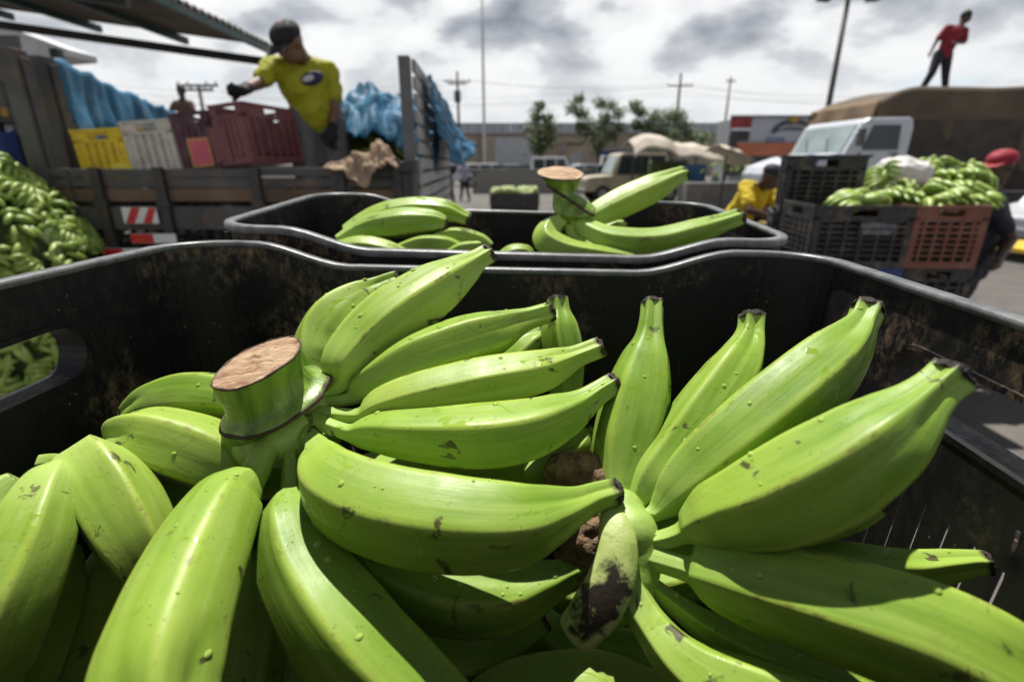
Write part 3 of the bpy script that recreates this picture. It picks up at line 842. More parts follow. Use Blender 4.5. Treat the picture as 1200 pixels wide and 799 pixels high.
ban(h, [(560,460,.36,16),(600,430,.36,28),(625,405,.362,26),(640,392,.364,12)], mat=2, roll=.3)
sync(h)
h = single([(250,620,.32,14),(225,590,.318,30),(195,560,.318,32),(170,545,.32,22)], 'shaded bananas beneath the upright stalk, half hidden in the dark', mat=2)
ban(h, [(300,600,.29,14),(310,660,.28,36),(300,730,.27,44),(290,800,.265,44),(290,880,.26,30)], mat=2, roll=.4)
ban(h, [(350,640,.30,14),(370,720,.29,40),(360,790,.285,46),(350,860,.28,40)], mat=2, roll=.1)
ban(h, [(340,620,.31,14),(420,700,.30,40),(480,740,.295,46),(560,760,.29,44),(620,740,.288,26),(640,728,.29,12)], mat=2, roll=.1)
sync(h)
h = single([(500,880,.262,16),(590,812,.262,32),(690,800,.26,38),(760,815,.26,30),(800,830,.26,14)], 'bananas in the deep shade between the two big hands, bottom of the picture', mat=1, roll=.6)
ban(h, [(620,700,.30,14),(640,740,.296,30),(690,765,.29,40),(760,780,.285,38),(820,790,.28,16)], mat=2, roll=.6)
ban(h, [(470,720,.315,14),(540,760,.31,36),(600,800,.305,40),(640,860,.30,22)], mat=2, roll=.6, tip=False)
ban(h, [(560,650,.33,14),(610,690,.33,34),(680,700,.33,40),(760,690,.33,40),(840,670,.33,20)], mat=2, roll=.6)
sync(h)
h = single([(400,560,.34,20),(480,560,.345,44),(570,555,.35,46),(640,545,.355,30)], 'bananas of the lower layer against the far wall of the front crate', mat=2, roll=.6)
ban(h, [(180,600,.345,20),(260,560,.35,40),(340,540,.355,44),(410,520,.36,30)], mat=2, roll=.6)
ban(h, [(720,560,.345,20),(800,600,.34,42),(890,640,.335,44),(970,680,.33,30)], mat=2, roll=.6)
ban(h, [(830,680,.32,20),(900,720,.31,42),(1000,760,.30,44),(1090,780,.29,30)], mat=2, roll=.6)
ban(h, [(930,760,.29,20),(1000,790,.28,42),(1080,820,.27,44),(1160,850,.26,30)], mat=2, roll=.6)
sync(h)

# ---- back crate: hand with a flared cut stalk, and a second hand lying at the left
handC = empty('banana_hand', P(680, 262, .62))
tag(handC, 'hand of bananas with a flared pale cut stalk standing in the back crate', 'banana hand')
ban(handC, [(684,262,.625,10),(700,252,.63,15),(730,238,.635,18),(765,222,.635,17),(790,209,.635,11),(803,204,.637,9)], mat=1, roll=.2)
ban(handC, [(678,258,.61,10),(692,272,.60,14),(720,283,.59,17),(770,284,.585,17),(815,273,.585,16),(848,262,.585,12),(868,255,.587,11)], mat=2, roll=.5)
ban(handC, [(660,258,.61,9),(645,268,.60,14),(643,284,.59,18),(665,296,.58,17),(705,302,.575,14),(745,305,.572,9)], mat=1, roll=.3)
ban(handC, [(668,262,.61,7),(672,280,.60,8),(700,298,.59,12),(740,304,.585,12),(760,305,.585,8)], mat=0, roll=.3)
ban(handC, [(700,275,.66,12),(725,268,.655,10),(733,266,.655,8)], mat=1, roll=.3)
_c = stump(handC, [(684,280,.617,14),(676,264,.614,14),(670,253,.612,17),(673,245,.612,25),(670,237,.611,22),(663,227,.611,15),(660,218,.611,17),(658,211,.610,21),(657,203,.61,27),(657,196,.61,31)], tilt=(.03,-.26,.96), seed=4.0, N=60, cut=P(657,203,.61))
def ring_on(V, n, m, pt, nrm, rad, parent):
    pt = Vector(pt); nrm = Vector(nrm).normalized(); R_ = []
    for k in range(n):
        for i in range(m-1):
            d0, d1 = (V[i*n+k]-pt).dot(nrm), (V[(i+1)*n+k]-pt).dot(nrm)
            if d0 <= 0 < d1: R_.append(V[i*n+k].lerp(V[(i+1)*n+k], -d0/(d1-d0))); break
    R_ += R_[:2]; q = MB(); q.tube(R_, [rad*(.7+.8*abs(nz(p.x*90, p.y*90, 3))) for p in R_], 8, False); return q.build('scar_ring', RIMBROWN, parent, True)
sC, VC, nC = _c
ring_on(VC, nC, len(VC)//nC, P(668,233,.611), (.50,-.12,.86), .0022, sC)
sync(handC)
handD = empty('banana_hand', P(460, 270, .60))
tag(handD, 'hand of bananas lying on its side in the left of the back crate', 'banana hand')
ban(handD, [(395,282,.59,6),(430,268,.60,14),(470,262,.60,18),(505,260,.60,14),(524,262,.60,7)], mat=2, roll=.4, tip=False)
ban(handD, [(405,272,.63,8),(440,256,.63,14),(480,247,.63,15),(520,248,.63,14),(540,254,.63,9),(550,258,.63,8)], mat=0, roll=.2)
ban(handD, [(385,292,.575,6),(420,290,.575,13),(450,294,.575,13),(480,303,.575,8)], mat=1, roll=.2, tip=False)
ban(handD, [(455,298,.58,6),(490,288,.585,12),(520,288,.585,12),(540,292,.585,7)], mat=0, roll=.6)
ban(handD, [(500,284,.60,6),(530,278,.60,12),(560,284,.60,12),(574,292,.60,8)], mat=1, roll=.6)
ban(handD, [(515,306,.57,6),(540,294,.57,10),(560,290,.57,8),(566,288,.57,5)], mat=1, roll=.6, tip=False)
sync(handD)
h = single([(585,306,.585,8),(600,298,.585,11),(615,296,.585,9),(622,300,.585,6)], 'short stub of a banana just showing above the back crate rim', mat=1, roll=.3, tip=False)
sync(h)

# ================================================================== background materials
WOODG = M('weathered_grey_timber', (0.095, 0.092, 0.09), .8, .5, 3, .5, 40, dirt=(.20, .13, .085), dirt_amt=.7)
WOODB = M('brown_timber', (0.155, 0.10, 0.066), .8, .5, 3, .5, 40, dirt=(.06, .05, .045))
DARKM = M('dark_steel', (0.03, 0.03, 0.032), .5, .4, 5, .2, 60, dirt=(.12, .06, .03), dirt_amt=.5)
GREYM = M('grey_painted_steel', (0.30, 0.31, 0.31), .5, .3, 4, .2, 40, dirt=(.12, .10, .08))
WHITEP = M('white_paint', (0.70, 0.71, 0.72), .35, .12, 3, dirt=(.35, .32, .28), dirt_amt=.4)
RED = M('red_plastic', (0.55, 0.02, 0.02), .35, .2)
RUBBER = M('rubber', (0.02, 0.02, 0.02), .8, .4, 10)
def glass_mat(name, col=(0.03, 0.04, 0.045), rough=.06):
    t = NT(name); t.base(t.ramp(t.noise(t.coord(), 2, 2), [(0.3, col), (.7, tuple(k*1.4 for k in col))])); t.rough(rough)
    t.b.inputs['Specular IOR Level'].default_value = .35; return t.m
GLASS = glass_mat('window_glass'); GLASSL = glass_mat('windscreen_glass', (.22, .27, .27))
BLUET = M('blue_tarpaulin', (0.025, 0.14, 0.26), .6, .45, 5, .6, 30, dirt=(.13, .25, .33), dirt_amt=.5, bdist=.01, spec=.25)
BROWNT = M('brown_canvas', (0.115, 0.082, 0.052), .85, .4, 1.2, .5, 14, dirt=(.05, .04, .03), bdist=.03)
SACK = M('jute_sacking', (0.42, 0.30, 0.20), .9, .4, 9, .8, 90, dirt=(.2, .12, .07))
BEIGET = M('pale_canvas', (0.52, 0.46, 0.38), .85, .3, 2, .5, 14, dirt=(.28, .2, .15))
LEAF = M('leaf_green', (0.085, 0.125, 0.035), .6, .5, 3)
LEAF2 = M('leaf_green_pale', (0.11, 0.15, 0.045), .6, .4, 3)
BARK = M('bark', (0.10, 0.08, 0.06), .9, .4, 8, .6)
CONC = M('concrete', (0.24, 0.23, 0.215), .85, .25, 2, .4, dirt=(.10, .09, .08))

# ------------------------------------------------------------------ cheap hand of bananas, shared by the heaps
def far_hand_mesh(name, n, length, rad, seed, curve=.22, ring=8):
    """fingers side by side along x, running towards +y, arched over"""
    rr = random.Random(seed); mb = MB(); prof = (.42, .62, .95, 1.06, 1.0, .85, .5, .34)
    for i in range(n):
        row = i % 2; u = (i - (n-1)/2)
        x0 = u*rad*.62; a = u*.11 + rr.uniform(-.16, .16); L = length*rr.uniform(.88, 1.08)
        pts = []; rs = []
        for k in range(8):
            t = k/7
            pts.append(Vector((x0 + math.sin(a)*L*t + u*rad*.35*math.sin(math.pi*min(1, t*1.2)), math.cos(a)*L*t, .35*L*t*(1-t)*2*.6 - curve*L*t*t - row*rad*1.5 + rr.uniform(-.002, .002))))
            rs.append(rad*prof[k])
        mb.tube(pts, rs, ring)
    mb.ball((0, -.005, -rad*.7), (n*rad*.36, rad*1.0, rad*1.4), 10, 6)
    me = bpy.data.meshes.new(name); me.from_pydata([tuple(v) for v in mb.v], [], mb.f); me.update()
    me.polygons.foreach_set('use_smooth', [True]*len(me.polygons)); me.materials.append(BANFAR)
    return me
HM = [far_hand_mesh('banana_hand_%s' % w, 9+i, .14, .0155, 3+i) for i, w in enumerate(('small', 'loose', 'tight'))]
HMB = [far_hand_mesh('banana_hand_big_%s' % w, 9, .21, .023, 13+i) for i, w in enumerate(('open', 'tight'))]
HML = [far_hand_mesh('banana_hand_large_%s' % w, 6+i, .19-.02*i, .029, 23+i, curve=.18, ring=9) for i, w in enumerate(('open', 'tight'))]
def put_hand(me, loc, rot, label, group, sc=1.0):
    o = bpy.data.objects.new('banana_hand', me); COL.objects.link(o)
    o.location = loc; o.rotation_euler = rot; o.scale = (sc,)*3
    tag(o, label, 'banana hand', group); return o
def heap(center, rad, n, meshes, label, group, seed, zmin=-9, sc=1.0, face=None):
    rr = random.Random(seed); k = 0; c = Vector(center)
    while k < n:
        v = Vector((rr.gauss(0, 1), rr.gauss(0, 1), rr.gauss(0, 1))).normalized()
        if v.z < -.3: continue
        if face and v.dot(Vector(face)) < -.25: continue
        p = c + Vector((v.x*rad[0], v.y*rad[1], v.z*rad[2])) * rr.uniform(.9, 1.02)
        if p.z < zmin: continue
        nrm = Vector((v.x/rad[0], v.y/rad[1], v.z/rad[2])).normalized()
        q = nrm.to_track_quat('Z', 'Y').to_matrix() @ Matrix.Rotation(rr.uniform(0, 6.28), 3, 'Z')
        put_hand(rr.choice(meshes), p, q.to_euler(), label, group, sc*rr.uniform(.85, 1.15)); k += 1

# ------------------------------------------------------------------ slatted market crate
def market_crate(mat, w=.36, d=.55, h=.31, nh=8, nv=6, label='', name='plastic_crate', group=None, holes=True, shade_core=False, bt=1.0):
    root = empty(name); tag(root, label, 'crate', group)
    T = .008
    def wall(L):
        """one wall in the XZ plane, centred on x, with openings between the bars"""
        m = MB(); z0, z1 = .0, h
        m.bb(-L/2, -T, 0, L/2, 0, .035); m.bb(-L/2, -T, h-.055 if not holes else h-.02, L/2, 0, h)
        if holes:
            for s in (-1, 1): m.bb(s*.06, -T, h-.055, s*L/2, 0, h-.02)
            m.bb(-L/2, -T, h-.075, L/2, 0, h-.055)
        m.bb(-L/2, -T-.006, h-.012, L/2, -T, h)
        for s in (-1, 1): m.bb(s*L/2, -T, .035, s*(L/2-.03), 0, h-.055)
        for i in range(1, nv):
            x = -L/2 + L*i/nv; m.bb(x-.006*bt, -T-.002, .035, x+.006*bt, -.001, h-.055)
        zt = h - (.075 if holes else .055)
        for i in range(1, nh):
            z = .035 + (zt-.035)*i/nh; m.bb(-L/2+.02, -T+.001, z-.0045*(1+.3*(bt > 1)), L/2-.02, -.002, z+.0045*(1+.3*(bt > 1)))
        return m
    for (L, ang, off) in ((w, 0, (0, -d/2)), (w, 180, (0, d/2)), (d, 90, (w/2, 0)), (d, -90, (-w/2, 0))):
        o = wall(L).build('side_panel', mat, root); o.location = (off[0], off[1], 0); o.rotation_euler = (0, 0, R(ang))
    if shade_core: q = MB(); q.bb(-w/2+.022, -d/2+.022, .012, w/2-.022, d/2-.022, h-.08); q.build('shade_box', M('painted_shade', (.012, .011, .010), .9, .3), root)  # added dark box: the shade inside the crate, painted behind the slats
    b = MB(); b.bb(-w/2+.004, -d/2+.004, .0, w/2-.004, d/2-.004, .008)
    for i in range(-4, 5): b.bb(i*w/10-.003, -d/2+.01, .008, i*w/10+.003, d/2-.01, .012)
    b.build('base', mat, root)
    return root
def crate_plastic(name, col):
    return M(name, col, .55, .3, 6, .3, 60, dirt=(.20, .15, .10), dirt_amt=.6)
YEL = crate_plastic('yellow_plastic', (.80, .56, .01)); WHT = crate_plastic('white_plastic', (.62, .57, .50))
PUR = crate_plastic('purple_plastic', (.085, .018, .04)); MAR = crate_plastic('maroon_plastic', (.20, .055, .065))
TERR = crate_plastic('terracotta_plastic', (.19, .060, .035)); BLK2 = crate_plastic('black_plastic_dusty', (.022, .022, .024))
BLUEP = crate_plastic('blue_plastic', (.02, .06, .22))

# ================================================================== lorry with timber sides, left
LX0, LX1, LY0, LY1 = -3.45, -.60, 3.0, 5.35      # bed
DECK = .80; TOP = CZ - .015
lorry = empty('flatbed_lorry', ((LX0+LX1)/2, 4.1, 0))
tag(lorry, 'old flatbed lorry with weathered timber side boards, on the left', 'lorry')
def lp(m, name, mat, bev=0.0, parent=None, smooth=False, label=None):
    o = m.build(name, mat, parent or lorry, smooth, bev)
    if (parent or lorry) is lorry: o.location = -lorry.location
    if label: o['label'] = label
    return o
m = MB(); m.bb(LX0, LY0+.04, DECK-.10, LX1, LY1, DECK); lp(m, 'deck', WOODB)
def zat(py, y): return W(600, py, y).z
boards = [(197, 207, WOODG), (209, 219, WOODG), (221, 236, WOODB), (241, 268, WOODG)]
for (p0, p1, mt) in boards:
    z1, z0 = zat(p0, LY0), zat(p1, LY0)
    for (xa, xb) in ((LX0, -2.47), (-2.46, -1.42), (-1.41, LX1)):
        dz = rng.uniform(-.006, .006)
        m = MB(); m.bb(xa, LY0-.012, z0+dz, xb, LY0+.012, z1+dz); lp(m, 'board', mt, .003)
    m = MB(); m.bb(LX0, LY1-.012, z0, LX1, LY1+.012, z1); lp(m, 'board', mt)
for x in (LX0+.03, -2.9, -2.30, -1.95, -1.42, -.95, LX1-.03):
    m = MB(); m.bb(x-.025, LY0-.045, DECK-.10, x+.025, LY0-.014, zat(196, LY0)); m.bb(x-.035, LY0-.05, zat(238, LY0)-.02, x+.035, LY0-.013, zat(238, LY0)+.02)
    lp(m, 'side_post', DARKM, .002)
m = MB(); m.bb(LX0, LY0-.03, DECK-.15, LX1, LY0+.05, DECK-.03); m.bb(LX0, 3.7, DECK-.35, LX1, 3.82, DECK-.1); m.bb(LX0, 4.6, DECK-.35, LX1, 4.72, DECK-.1); lp(m, 'chassis', DARKM, .004)
for xx in (-2.9, -1.25):
    for yy in (3.35, 5.0):
        w_ = MB(); w_.tube([(xx, yy-.13, .42), (xx, yy-.10, .42), (xx, yy+.10, .42), (xx, yy+.13, .42)], [.36, .42, .42, .36], 24)
        wo = lp(w_, 'wheel', RUBBER, smooth=False); r_ = MB(); r_.tube([(xx, yy-.14, .42), (xx, yy-.09, .42)], [.20, .22], 16); r_.build('rim', GREYM, wo)
# red and white reflective plates
def stripes(name, px0, px1, py0, py1, y, n, slant=True):
    a = W(px0, py0, y); b = W(px1, py1, y); m = MB(); m.bb(a.x, y-.004, b.z, b.x, y, a.z)
    root = lp(m, name, WHITEP); root.location = -lorry.location
    wd = (b.x - a.x); H = a.z - b.z
    for k in range(n):
        x0 = a.x + wd * (k + (.35 if slant else 0)) / n; x1 = x0 + wd * .5 / n
        s = H * .55 if slant else 0
        pl = [(max(a.x, min(b.x, x0-s/2)), b.z+.002), (max(a.x, min(b.x, x1-s/2)), b.z+.002), (max(a.x, min(b.x, x1+s/2)), a.z-.002), (max(a.x, min(b.x, x0+s/2)), a.z-.002)]
        q = MB(); q.prism(pl, 'y', y-.007, y-.0045); q.build('red_stripe', RED, root)
stripes('reflector_plate', 142, 187, 243, 262, LY0-.05, 2)
stripes('reflector_plate', 153, 208, 274, 285, LY0-.05, 1, False)
stripes('reflector_plate', 122, 168, 291, 301, LY0-.05, 1, False)
# front gate: two dark timber uprights at the left, with rails running back
zg = CZ + .53
for (px, yy) in ((62, LY0+.02), (91, LY0+.22), (118, 4.2), (176, 5.3)):
    x = W(px, 190, yy).x - .06; m = MB(); m.bb(x-.045, yy-.045, DECK, x+.045, yy+.045, zg+.03); m.bb(x+.052, yy-.02, DECK, x+.068, yy+.03, zg-.01); lp(m, 'gate_post', WOODG, .004, label='dark weathered upright of the front gate')
gx = W(58, 190, LY0).x - .06
for z in (DECK+.25, DECK+.55, DECK+.85, DECK+1.12, zg-.06):
    m = MB(); m.box(((gx*.42 + W(176,190,5.3).x*.58-.03), LY0+1.40, z), (.025, 1.95, .10), Matrix.Rotation(math.atan2(gx - (W(176,190,5.3).x-.06), 2.3), 3, 'Z')); lp(m, 'gate_rail', WOODG, .003)
# rear gate: pale slats on a tall frame
gA = Vector((W(481, 190, LY0).x, LY0, 0)); gB = Vector((W(521, 190, 5.35).x, 5.35, 0))
zt = W(481, 66, LY0).z; gang = math.atan2(gB.x-gA.x, gB.y-gA.y); gl = (gB-gA).length
gr = Matrix.Rotation(-gang, 3, 'Z')
def gbox(m, s0, s1, z0, z1, t=.03, off=0): 
    mid = gA.lerp(gB, (s0+s1)/2/gl); m.box((mid.x+off, mid.y, (z0+z1)/2), (t, s1-s0, z1-z0), gr)
for s in (0, .78, 1.56, gl-.05):
    m = MB(); gbox(m, s-.025, s+.03, DECK-.05, zt, .06); lp(m, 'gate_post', M('gate_grey', (.13,.135,.14), .7, .3, 5, .3), .004)
for k in range(16):
    z = DECK + .05 + k * (zt - DECK - .12) / 15; m = MB(); gbox(m, .03, gl, z, z+.062, .018, .042); lp(m, 'gate_slat', M('pale_gate_slat', (.42,.42,.41), .7, .3, 4, .3, dirt=(.15,.12,.10)), .002)
m = MB(); m.bb(LX1-.02, LY0-.07, zat(194, LY0)-.035, LX1+.07, LY0-.0, zat(194, LY0)+.02); m.bb(LX1+.0, LY0-.06, DECK-.2, LX1+.04, LY0-.01, zat(194, LY0)-.04); m.bb(W(430,190,LY0).x, LY0-.055, zat(190, LY0)-.015, LX1-.02, LY0-.013, zat(190, LY0)+.02); lp(m, 'corner_bracket', DARKM, .003)

# crates riding on the lorry
def lorry_crate(mat, px0, px1, pytop, pybot, y, label, tilt, w=.0, depth=.5, holes=True, yaw=0, h=None):
    a = W(px0, pytop, y); b = W(px1, pybot, y); ww = b.x - a.x; hh = .31
    r = market_crate(mat, ww, depth, hh, 11, 6, label, group='crates on the lorry', holes=holes, bt=1.9, shade_core=True)
    r.location = ((a.x+b.x)/2, y + depth/2, a.z - hh); r.rotation_euler = (R(0), R(tilt), R(yaw)); return r
c1 = lorry_crate(YEL, 84, 152, 151, 195, 3.12, 'yellow slatted plastic crate, leftmost of the row on the lorry', -3, yaw=3)
c2 = lorry_crate(WHT, 143, 211, 141, 193, 3.12, 'off-white slatted plastic crate between the yellow and the purple one', -4, yaw=2)
c3 = lorry_crate(PUR, 203, 258, 131, 190, 3.12, 'dark purple plastic crate with a pink label', -5, yaw=1)
m = MB(); m.bb(-.035, -.2655, .03, .065, -.2610, .16); o = m.build('paper_label', M('pink_label', (.65, .12, .16), .6, .2), c3)
m = MB(); m.bb(-.047, -.2640, .018, .077, -.2612, .172); o = m.build('label_border', M('orange_print', (.60, .30, .12), .6, .2), c3)
m = MB(); m.bb(.03, -.2655, .02, .16, -.2610, .12); o = m.build('paper_label', M('yellow_panel', (.80, .62, .05), .5, .2), c1)
c4 = lorry_crate(MAR, 256, 308, 121, 188, 3.02, 'big maroon slatted crate under the gloved hand of the stooping man', -6, yaw=-9, depth=.50)
m = MB(); m.bb(-.13, -.265, .02, -.02, -.2605, .20); m.build('solid_panel', MAR, c4)
# what they stand on: dark crates packed on the deck
for i, x in enumerate((-2.62, -2.27, -1.92, -1.55)):
    for k in range(2):
        r = market_crate(BLK2, .34, .5, .31, 6, 4, 'dusty black crate on the lorry, %s, beneath the %s crate' % (('on the deck', 'in the upper layer')[k], ('yellow', 'off-white', 'purple', 'maroon')[i]), group='crates packed behind the boards')
        r.location = (x, LY0+.36, DECK + .002 + k*.313)
# tarpaulins
def tarpL(u, v):
    yy = 3.38 + 2.3*u; x = W(93, 190, 3.38).x*(1-u) + W(216, 190, 5.68).x*u
    fold = .035*math.sin(u*34 + 2*nz(u*6, v)) + .02*math.sin(u*71 + v*4)
    return Vector((x + fold*(.25+v) + .05*nz(u*4, v*2) + .04*v, yy, zg + .05 - .10*u - v*(.60) + .012*math.sin(u*40)))
t_ = cloth('tarpaulin', tarpL, 130, 20, BLUET); tag(t_, 'blue tarpaulin hung over the front gate of the lorry, behind the yellow crate', 'tarpaulin')
def tarpM(u, v):
    x = -1.38 + .86*u; y = 3.75 + .9*v
    bul = math.sin(math.pi*(.1+.85*u))
    z = CZ + .24 + .26*bul*math.sin(math.pi*min(1, .2+v)) - .50*max(0, .45-v)*(.7+.8*u) + .06*nz(u*4+3, v*4)
    f = abs(nz(u*5, v*3, 1)) + .55*abs(nz(u*11+4, v*7, 2))
    return Vector((x + .05*nz(u*6, v*6, 3), y + .06*nz(u*6, v*5, 9), z + .12*f))
t_ = cloth('tarpaulin', tarpM, 90, 70, BLUET); tag(t_, 'crumpled blue tarpaulin bunched over the green load behind the stooping man', 'tarpaulin')
def tarpR(u, v):
    p = gA.lerp(gB, .12 + .84*u)
    hang = .12 + .34*math.sin(math.pi*min(1, .22+u*.78))**1.2
    return Vector((p.x + .07 + (.05+.12*v)*(.4+1.2*u) + .025*math.sin(u*19)*v + .02*nz(u*12, v*9), p.y, 2.10 - .22*u*u - v*hang + .03*nz(u*5, v*3)))
t_ = cloth('tarpaulin', tarpR, 70, 30, BLUET); tag(t_, 'blue tarpaulin slung over the outside of the slatted rear gate', 'tarpaulin')
# green load
heap((-1.20, 4.30, 1.32), (.50, .5, .60), 34, HM, 'green banana hand heaped under the crumpled tarpaulin on the lorry', 'bananas heaped on the lorry', 5, zmin=.9, sc=.9, face=(0, -1, .4))
m = MB(); m.ball((-1.20, 4.4, 1.3), (.46, .42, .58), 14, 9); o = m.build('leaf_heap', LEAF, None, True); tag(o, 'dark green leaves packed inside the banana load of the lorry', 'leaves', kind='stuff')
def sackf(u, v):
    x0, x1 = W(386, 190, 2.98).x, W(470, 190, 2.98).x
    x = x0 + (x1-x0)*u
    pk = .02 + .11*math.exp(-((u-.72)/.18)**2) + .05*math.exp(-((u-.38)/.18)**2)
    dr = .12*math.exp(-((u-.52)/.22)**2)
    z = TOP - .03 + pk*math.sin(math.pi*min(1, .12+v*.9)) - dr*max(0, .3-v)/.3
    f = abs(nz(u*6+v*3, v*4, 1)) + .5*abs(nz(u*13, v*9+u*4, 2))
    return Vector((x + .03*nz(u*5, v*5, 7), LY0 - .12 + .28*v - .03*f, z + .08*f*(.3+pk*4)))
t_ = cloth('sack', sackf, 90, 44, SACK, thick=.006); tag(t_, 'crumpled brown jute sack thrown over the side board of the lorry', 'sack')

# ================================================================== people
SKIN = M('brown_skin', (.17, .085, .05), .55, .15, 20); SKIND = M('dark_skin', (.075, .04, .026), .55, .15, 20)
HAIR = M('black_hair', (.012, .010, .009), .7, .4, 60, .5, 200)
DEPTH_LIMB = {}
def caps(m, a, b, ra, rb, n=12):
    a, b = Vector(a), Vector(b); N = 7
    m.tube([a.lerp(b, i/(N-1)) for i in range(N)], [ra + (rb-ra)*(i/(N-1)) + .0*math.sin(math.pi*i/(N-1)) for i in range(N)], n)
    m.ball(a, ra, 12, 8); m.ball(b, rb, 12, 8)
def remesh(o, vox, it=6):
    r_ = o.modifiers.new('r', 'REMESH'); r_.mode = 'VOXEL'; r_.voxel_size = vox; r_.use_smooth_shade = True
    s_ = o.modifiers.new('s', 'SMOOTH'); s_.factor = .5; s_.iterations = it
    return o
def person(J, label, shirt, pants, skin=SKIN, hat=None, vox=.012, scale=1.0, sleeve=.75, gloves=None, look=(0, -1, -.1), group=None, hair=True, vest=False, name='person', wrinkle=True):
    """J: joints in world space"""
    g = {k: Vector(v) for k, v in J.items()}; s = scale
    root = empty(name, (g['hip'].x, g['hip'].y, min(g['fl'].z, g['fr'].z))); tag(root, label, 'person', group)
    off = -root.location
    def fin(o): o.location = off; return o
    body = MB()
    up = (g['neck'] - g['hip']).normalized()
    lk = Vector(look).normalized(); hd = g['head']
    q = lk.to_track_quat('Y', 'Z').to_matrix()      # Y forwards
    # head: skull, jaw, nose, ears, neck
    def hp(x, y, z): return hd + q @ Vector((x, y, z)) * s
    body.ball(hp(0, -.01, .02), (.075*s, .092*s, .098*s), 16, 12, q); body.ball(hp(0, .025, -.05), (.055*s, .062*s, .062*s), 14, 10, q)
    body.ball(hp(0, .093, -.02), (.014*s, .022*s, .024*s), 8, 6, q); body.ball(hp(0, .078, -.062), (.027*s, .014*s, .011*s), 10, 6, q)
    for sx in (-1, 1): body.ball(hp(sx*.076, -.005, -.01), (.012*s, .024*s, .034*s), 8, 6, q)
    body.ball(hp(0, .082, .018), (.052*s, .016*s, .012*s), 10, 6, q)
    caps(body, g['neck'] - up*.02, hp(0, -.02, -.05), .058*s, .055*s)
    shm = (g['sl'] + g['sr'])/2
    caps(body, g['neck'] - up*.03, g['sl'], .05*s, .055*s); caps(body, g['neck'] - up*.03, g['sr'], .05*s, .055*s)
    caps(body, shm - up*.10, g['hip'] + up*.14, .125*s, .11*s); caps(body, g['hip'] + up*.14, g['hip'], .11*s, .125*s)
    for a in ('l', 'r'):
        caps(body, g['s'+a], g['e'+a], .048*s, .037*s); caps(body, g['e'+a], g['h'+a], .038*s, .026*s)
        # hand: palm, thumb and four unequal fingers, curled
        d = (g['h'+a] - g['e'+a]).normalized(); 
        side = d.cross(lk); side = side.normalized() if side.length > .1 else d.orthogonal().normalized()
        side = d.cross(side).normalized()*0 + side; nrm = side.cross(d).normalized()
        if gloves is None:
            palm = g['h'+a] + d*.045*s; body.ball(palm, (.034*s, .034*s, .05*s), 10, 8, d.to_track_quat('Z', 'Y').to_matrix())
            for k in range(4):
                o0 = palm + d*.03*s + side*(k-1.5)*.018*s; L = (.066, .076, .07, .056)[k]*s
                p1 = o0 + d*L*.45; p2 = p1 + (d*.8+nrm*.6).normalized()*L*.35; p3 = p2 + (d*.3+nrm).normalized()*L*.3
                body.tube([o0, p1, p2, p3], [.0095*s, .009*s, .008*s, .0065*s], 7)
            t0 = palm + side*.026*s; body.tube([t0 - d*.015*s, t0 + (d+side).normalized()*.03*s, t0 + (d*1.6+side).normalized()*.055*s], [.012*s, .0105*s, .008*s], 7)
    for a in ('l', 'r'):
        hj = g['hip'] + (g['k'+a] - g['hip'])*0 + (Vector((g['sl'].x-g['sr'].x, g['sl'].y-g['sr'].y, 0)).normalized()*(.085*s if a == 'l' else -.085*s))
        g['j'+a] = hj
        caps(body, hj, g['k'+a], .085*s, .055*s); caps(body, g['k'+a], g['f'+a] + Vector((0,0,.06*s)), .055*s, .036*s)
    bo = fin(remesh(body.build('body', skin, root, True), vox, 4))
    # eyes
    for sx in (-1, 1):
        e_ = MB(); e_.ball(hp(sx*.030, .083, .002), (.013*s, .008*s, .008*s), 10, 8, q); fin(e_.build('eye', M('eye_white', (.55, .52, .48), .2, .1), root, True))
        e_ = MB(); e_.ball(hp(sx*.030, .0895, .002), (.006*s, .004*s, .006*s), 8, 6, q); fin(e_.build('pupil', HAIR, root, True))
    sh = MB()
    caps(sh, g['neck'] - up*.055, g['sl'] + (shm-g['sl'])*.05, .062*s, .066*s); caps(sh, g['neck'] - up*.055, g['sr'] + (shm-g['sr'])*.05, .062*s, .066*s)
    caps(sh, shm - up*.10, g['hip'] + up*.16, .142*s, .130*s, 16)
    caps(sh, shm.lerp(g['sl'], .5) - up*.10, g['hip'].lerp(g['jl'], .5) + up*.10, .085*s, .10*s); caps(sh, shm.lerp(g['sr'], .5) - up*.10, g['hip'].lerp(g['jr'], .5) + up*.10, .085*s, .10*s)
    caps(sh, g['hip'] + up*.16, g['hip'] + up*.01, .132*s, .140*s, 16)
    for a in ('l', 'r'):
        if not vest: caps(sh, g['s'+a], g['s'+a].lerp(g['e'+a], sleeve), .066*s, .062*s)
    so = fin(remesh(sh.build('shirt', shirt, root, True), vox, 5))
    tr = MB(); caps(tr, g['hip'] + up*.05, g['hip'], .128*s, .135*s, 16)
    for a in ('l', 'r'):
        caps(tr, g['j'+a], g['k'+a], .105*s, .075*s); caps(tr, g['k'+a], g['f'+a] + Vector((0,0,.09*s)), .074*s, .058*s)
    to = fin(remesh(tr.build('trousers', pants, root, True), vox, 5))
    if wrinkle and vox < .015:
        tx = bpy.data.textures.new('cloth_folds', 'CLOUDS'); tx.noise_scale = .055
        for o in (so, to):
            d_ = o.modifiers.new('d', 'DISPLACE'); d_.texture = tx; d_.strength = .028; d_.texture_coords = 'OBJECT' if False else 'LOCAL'
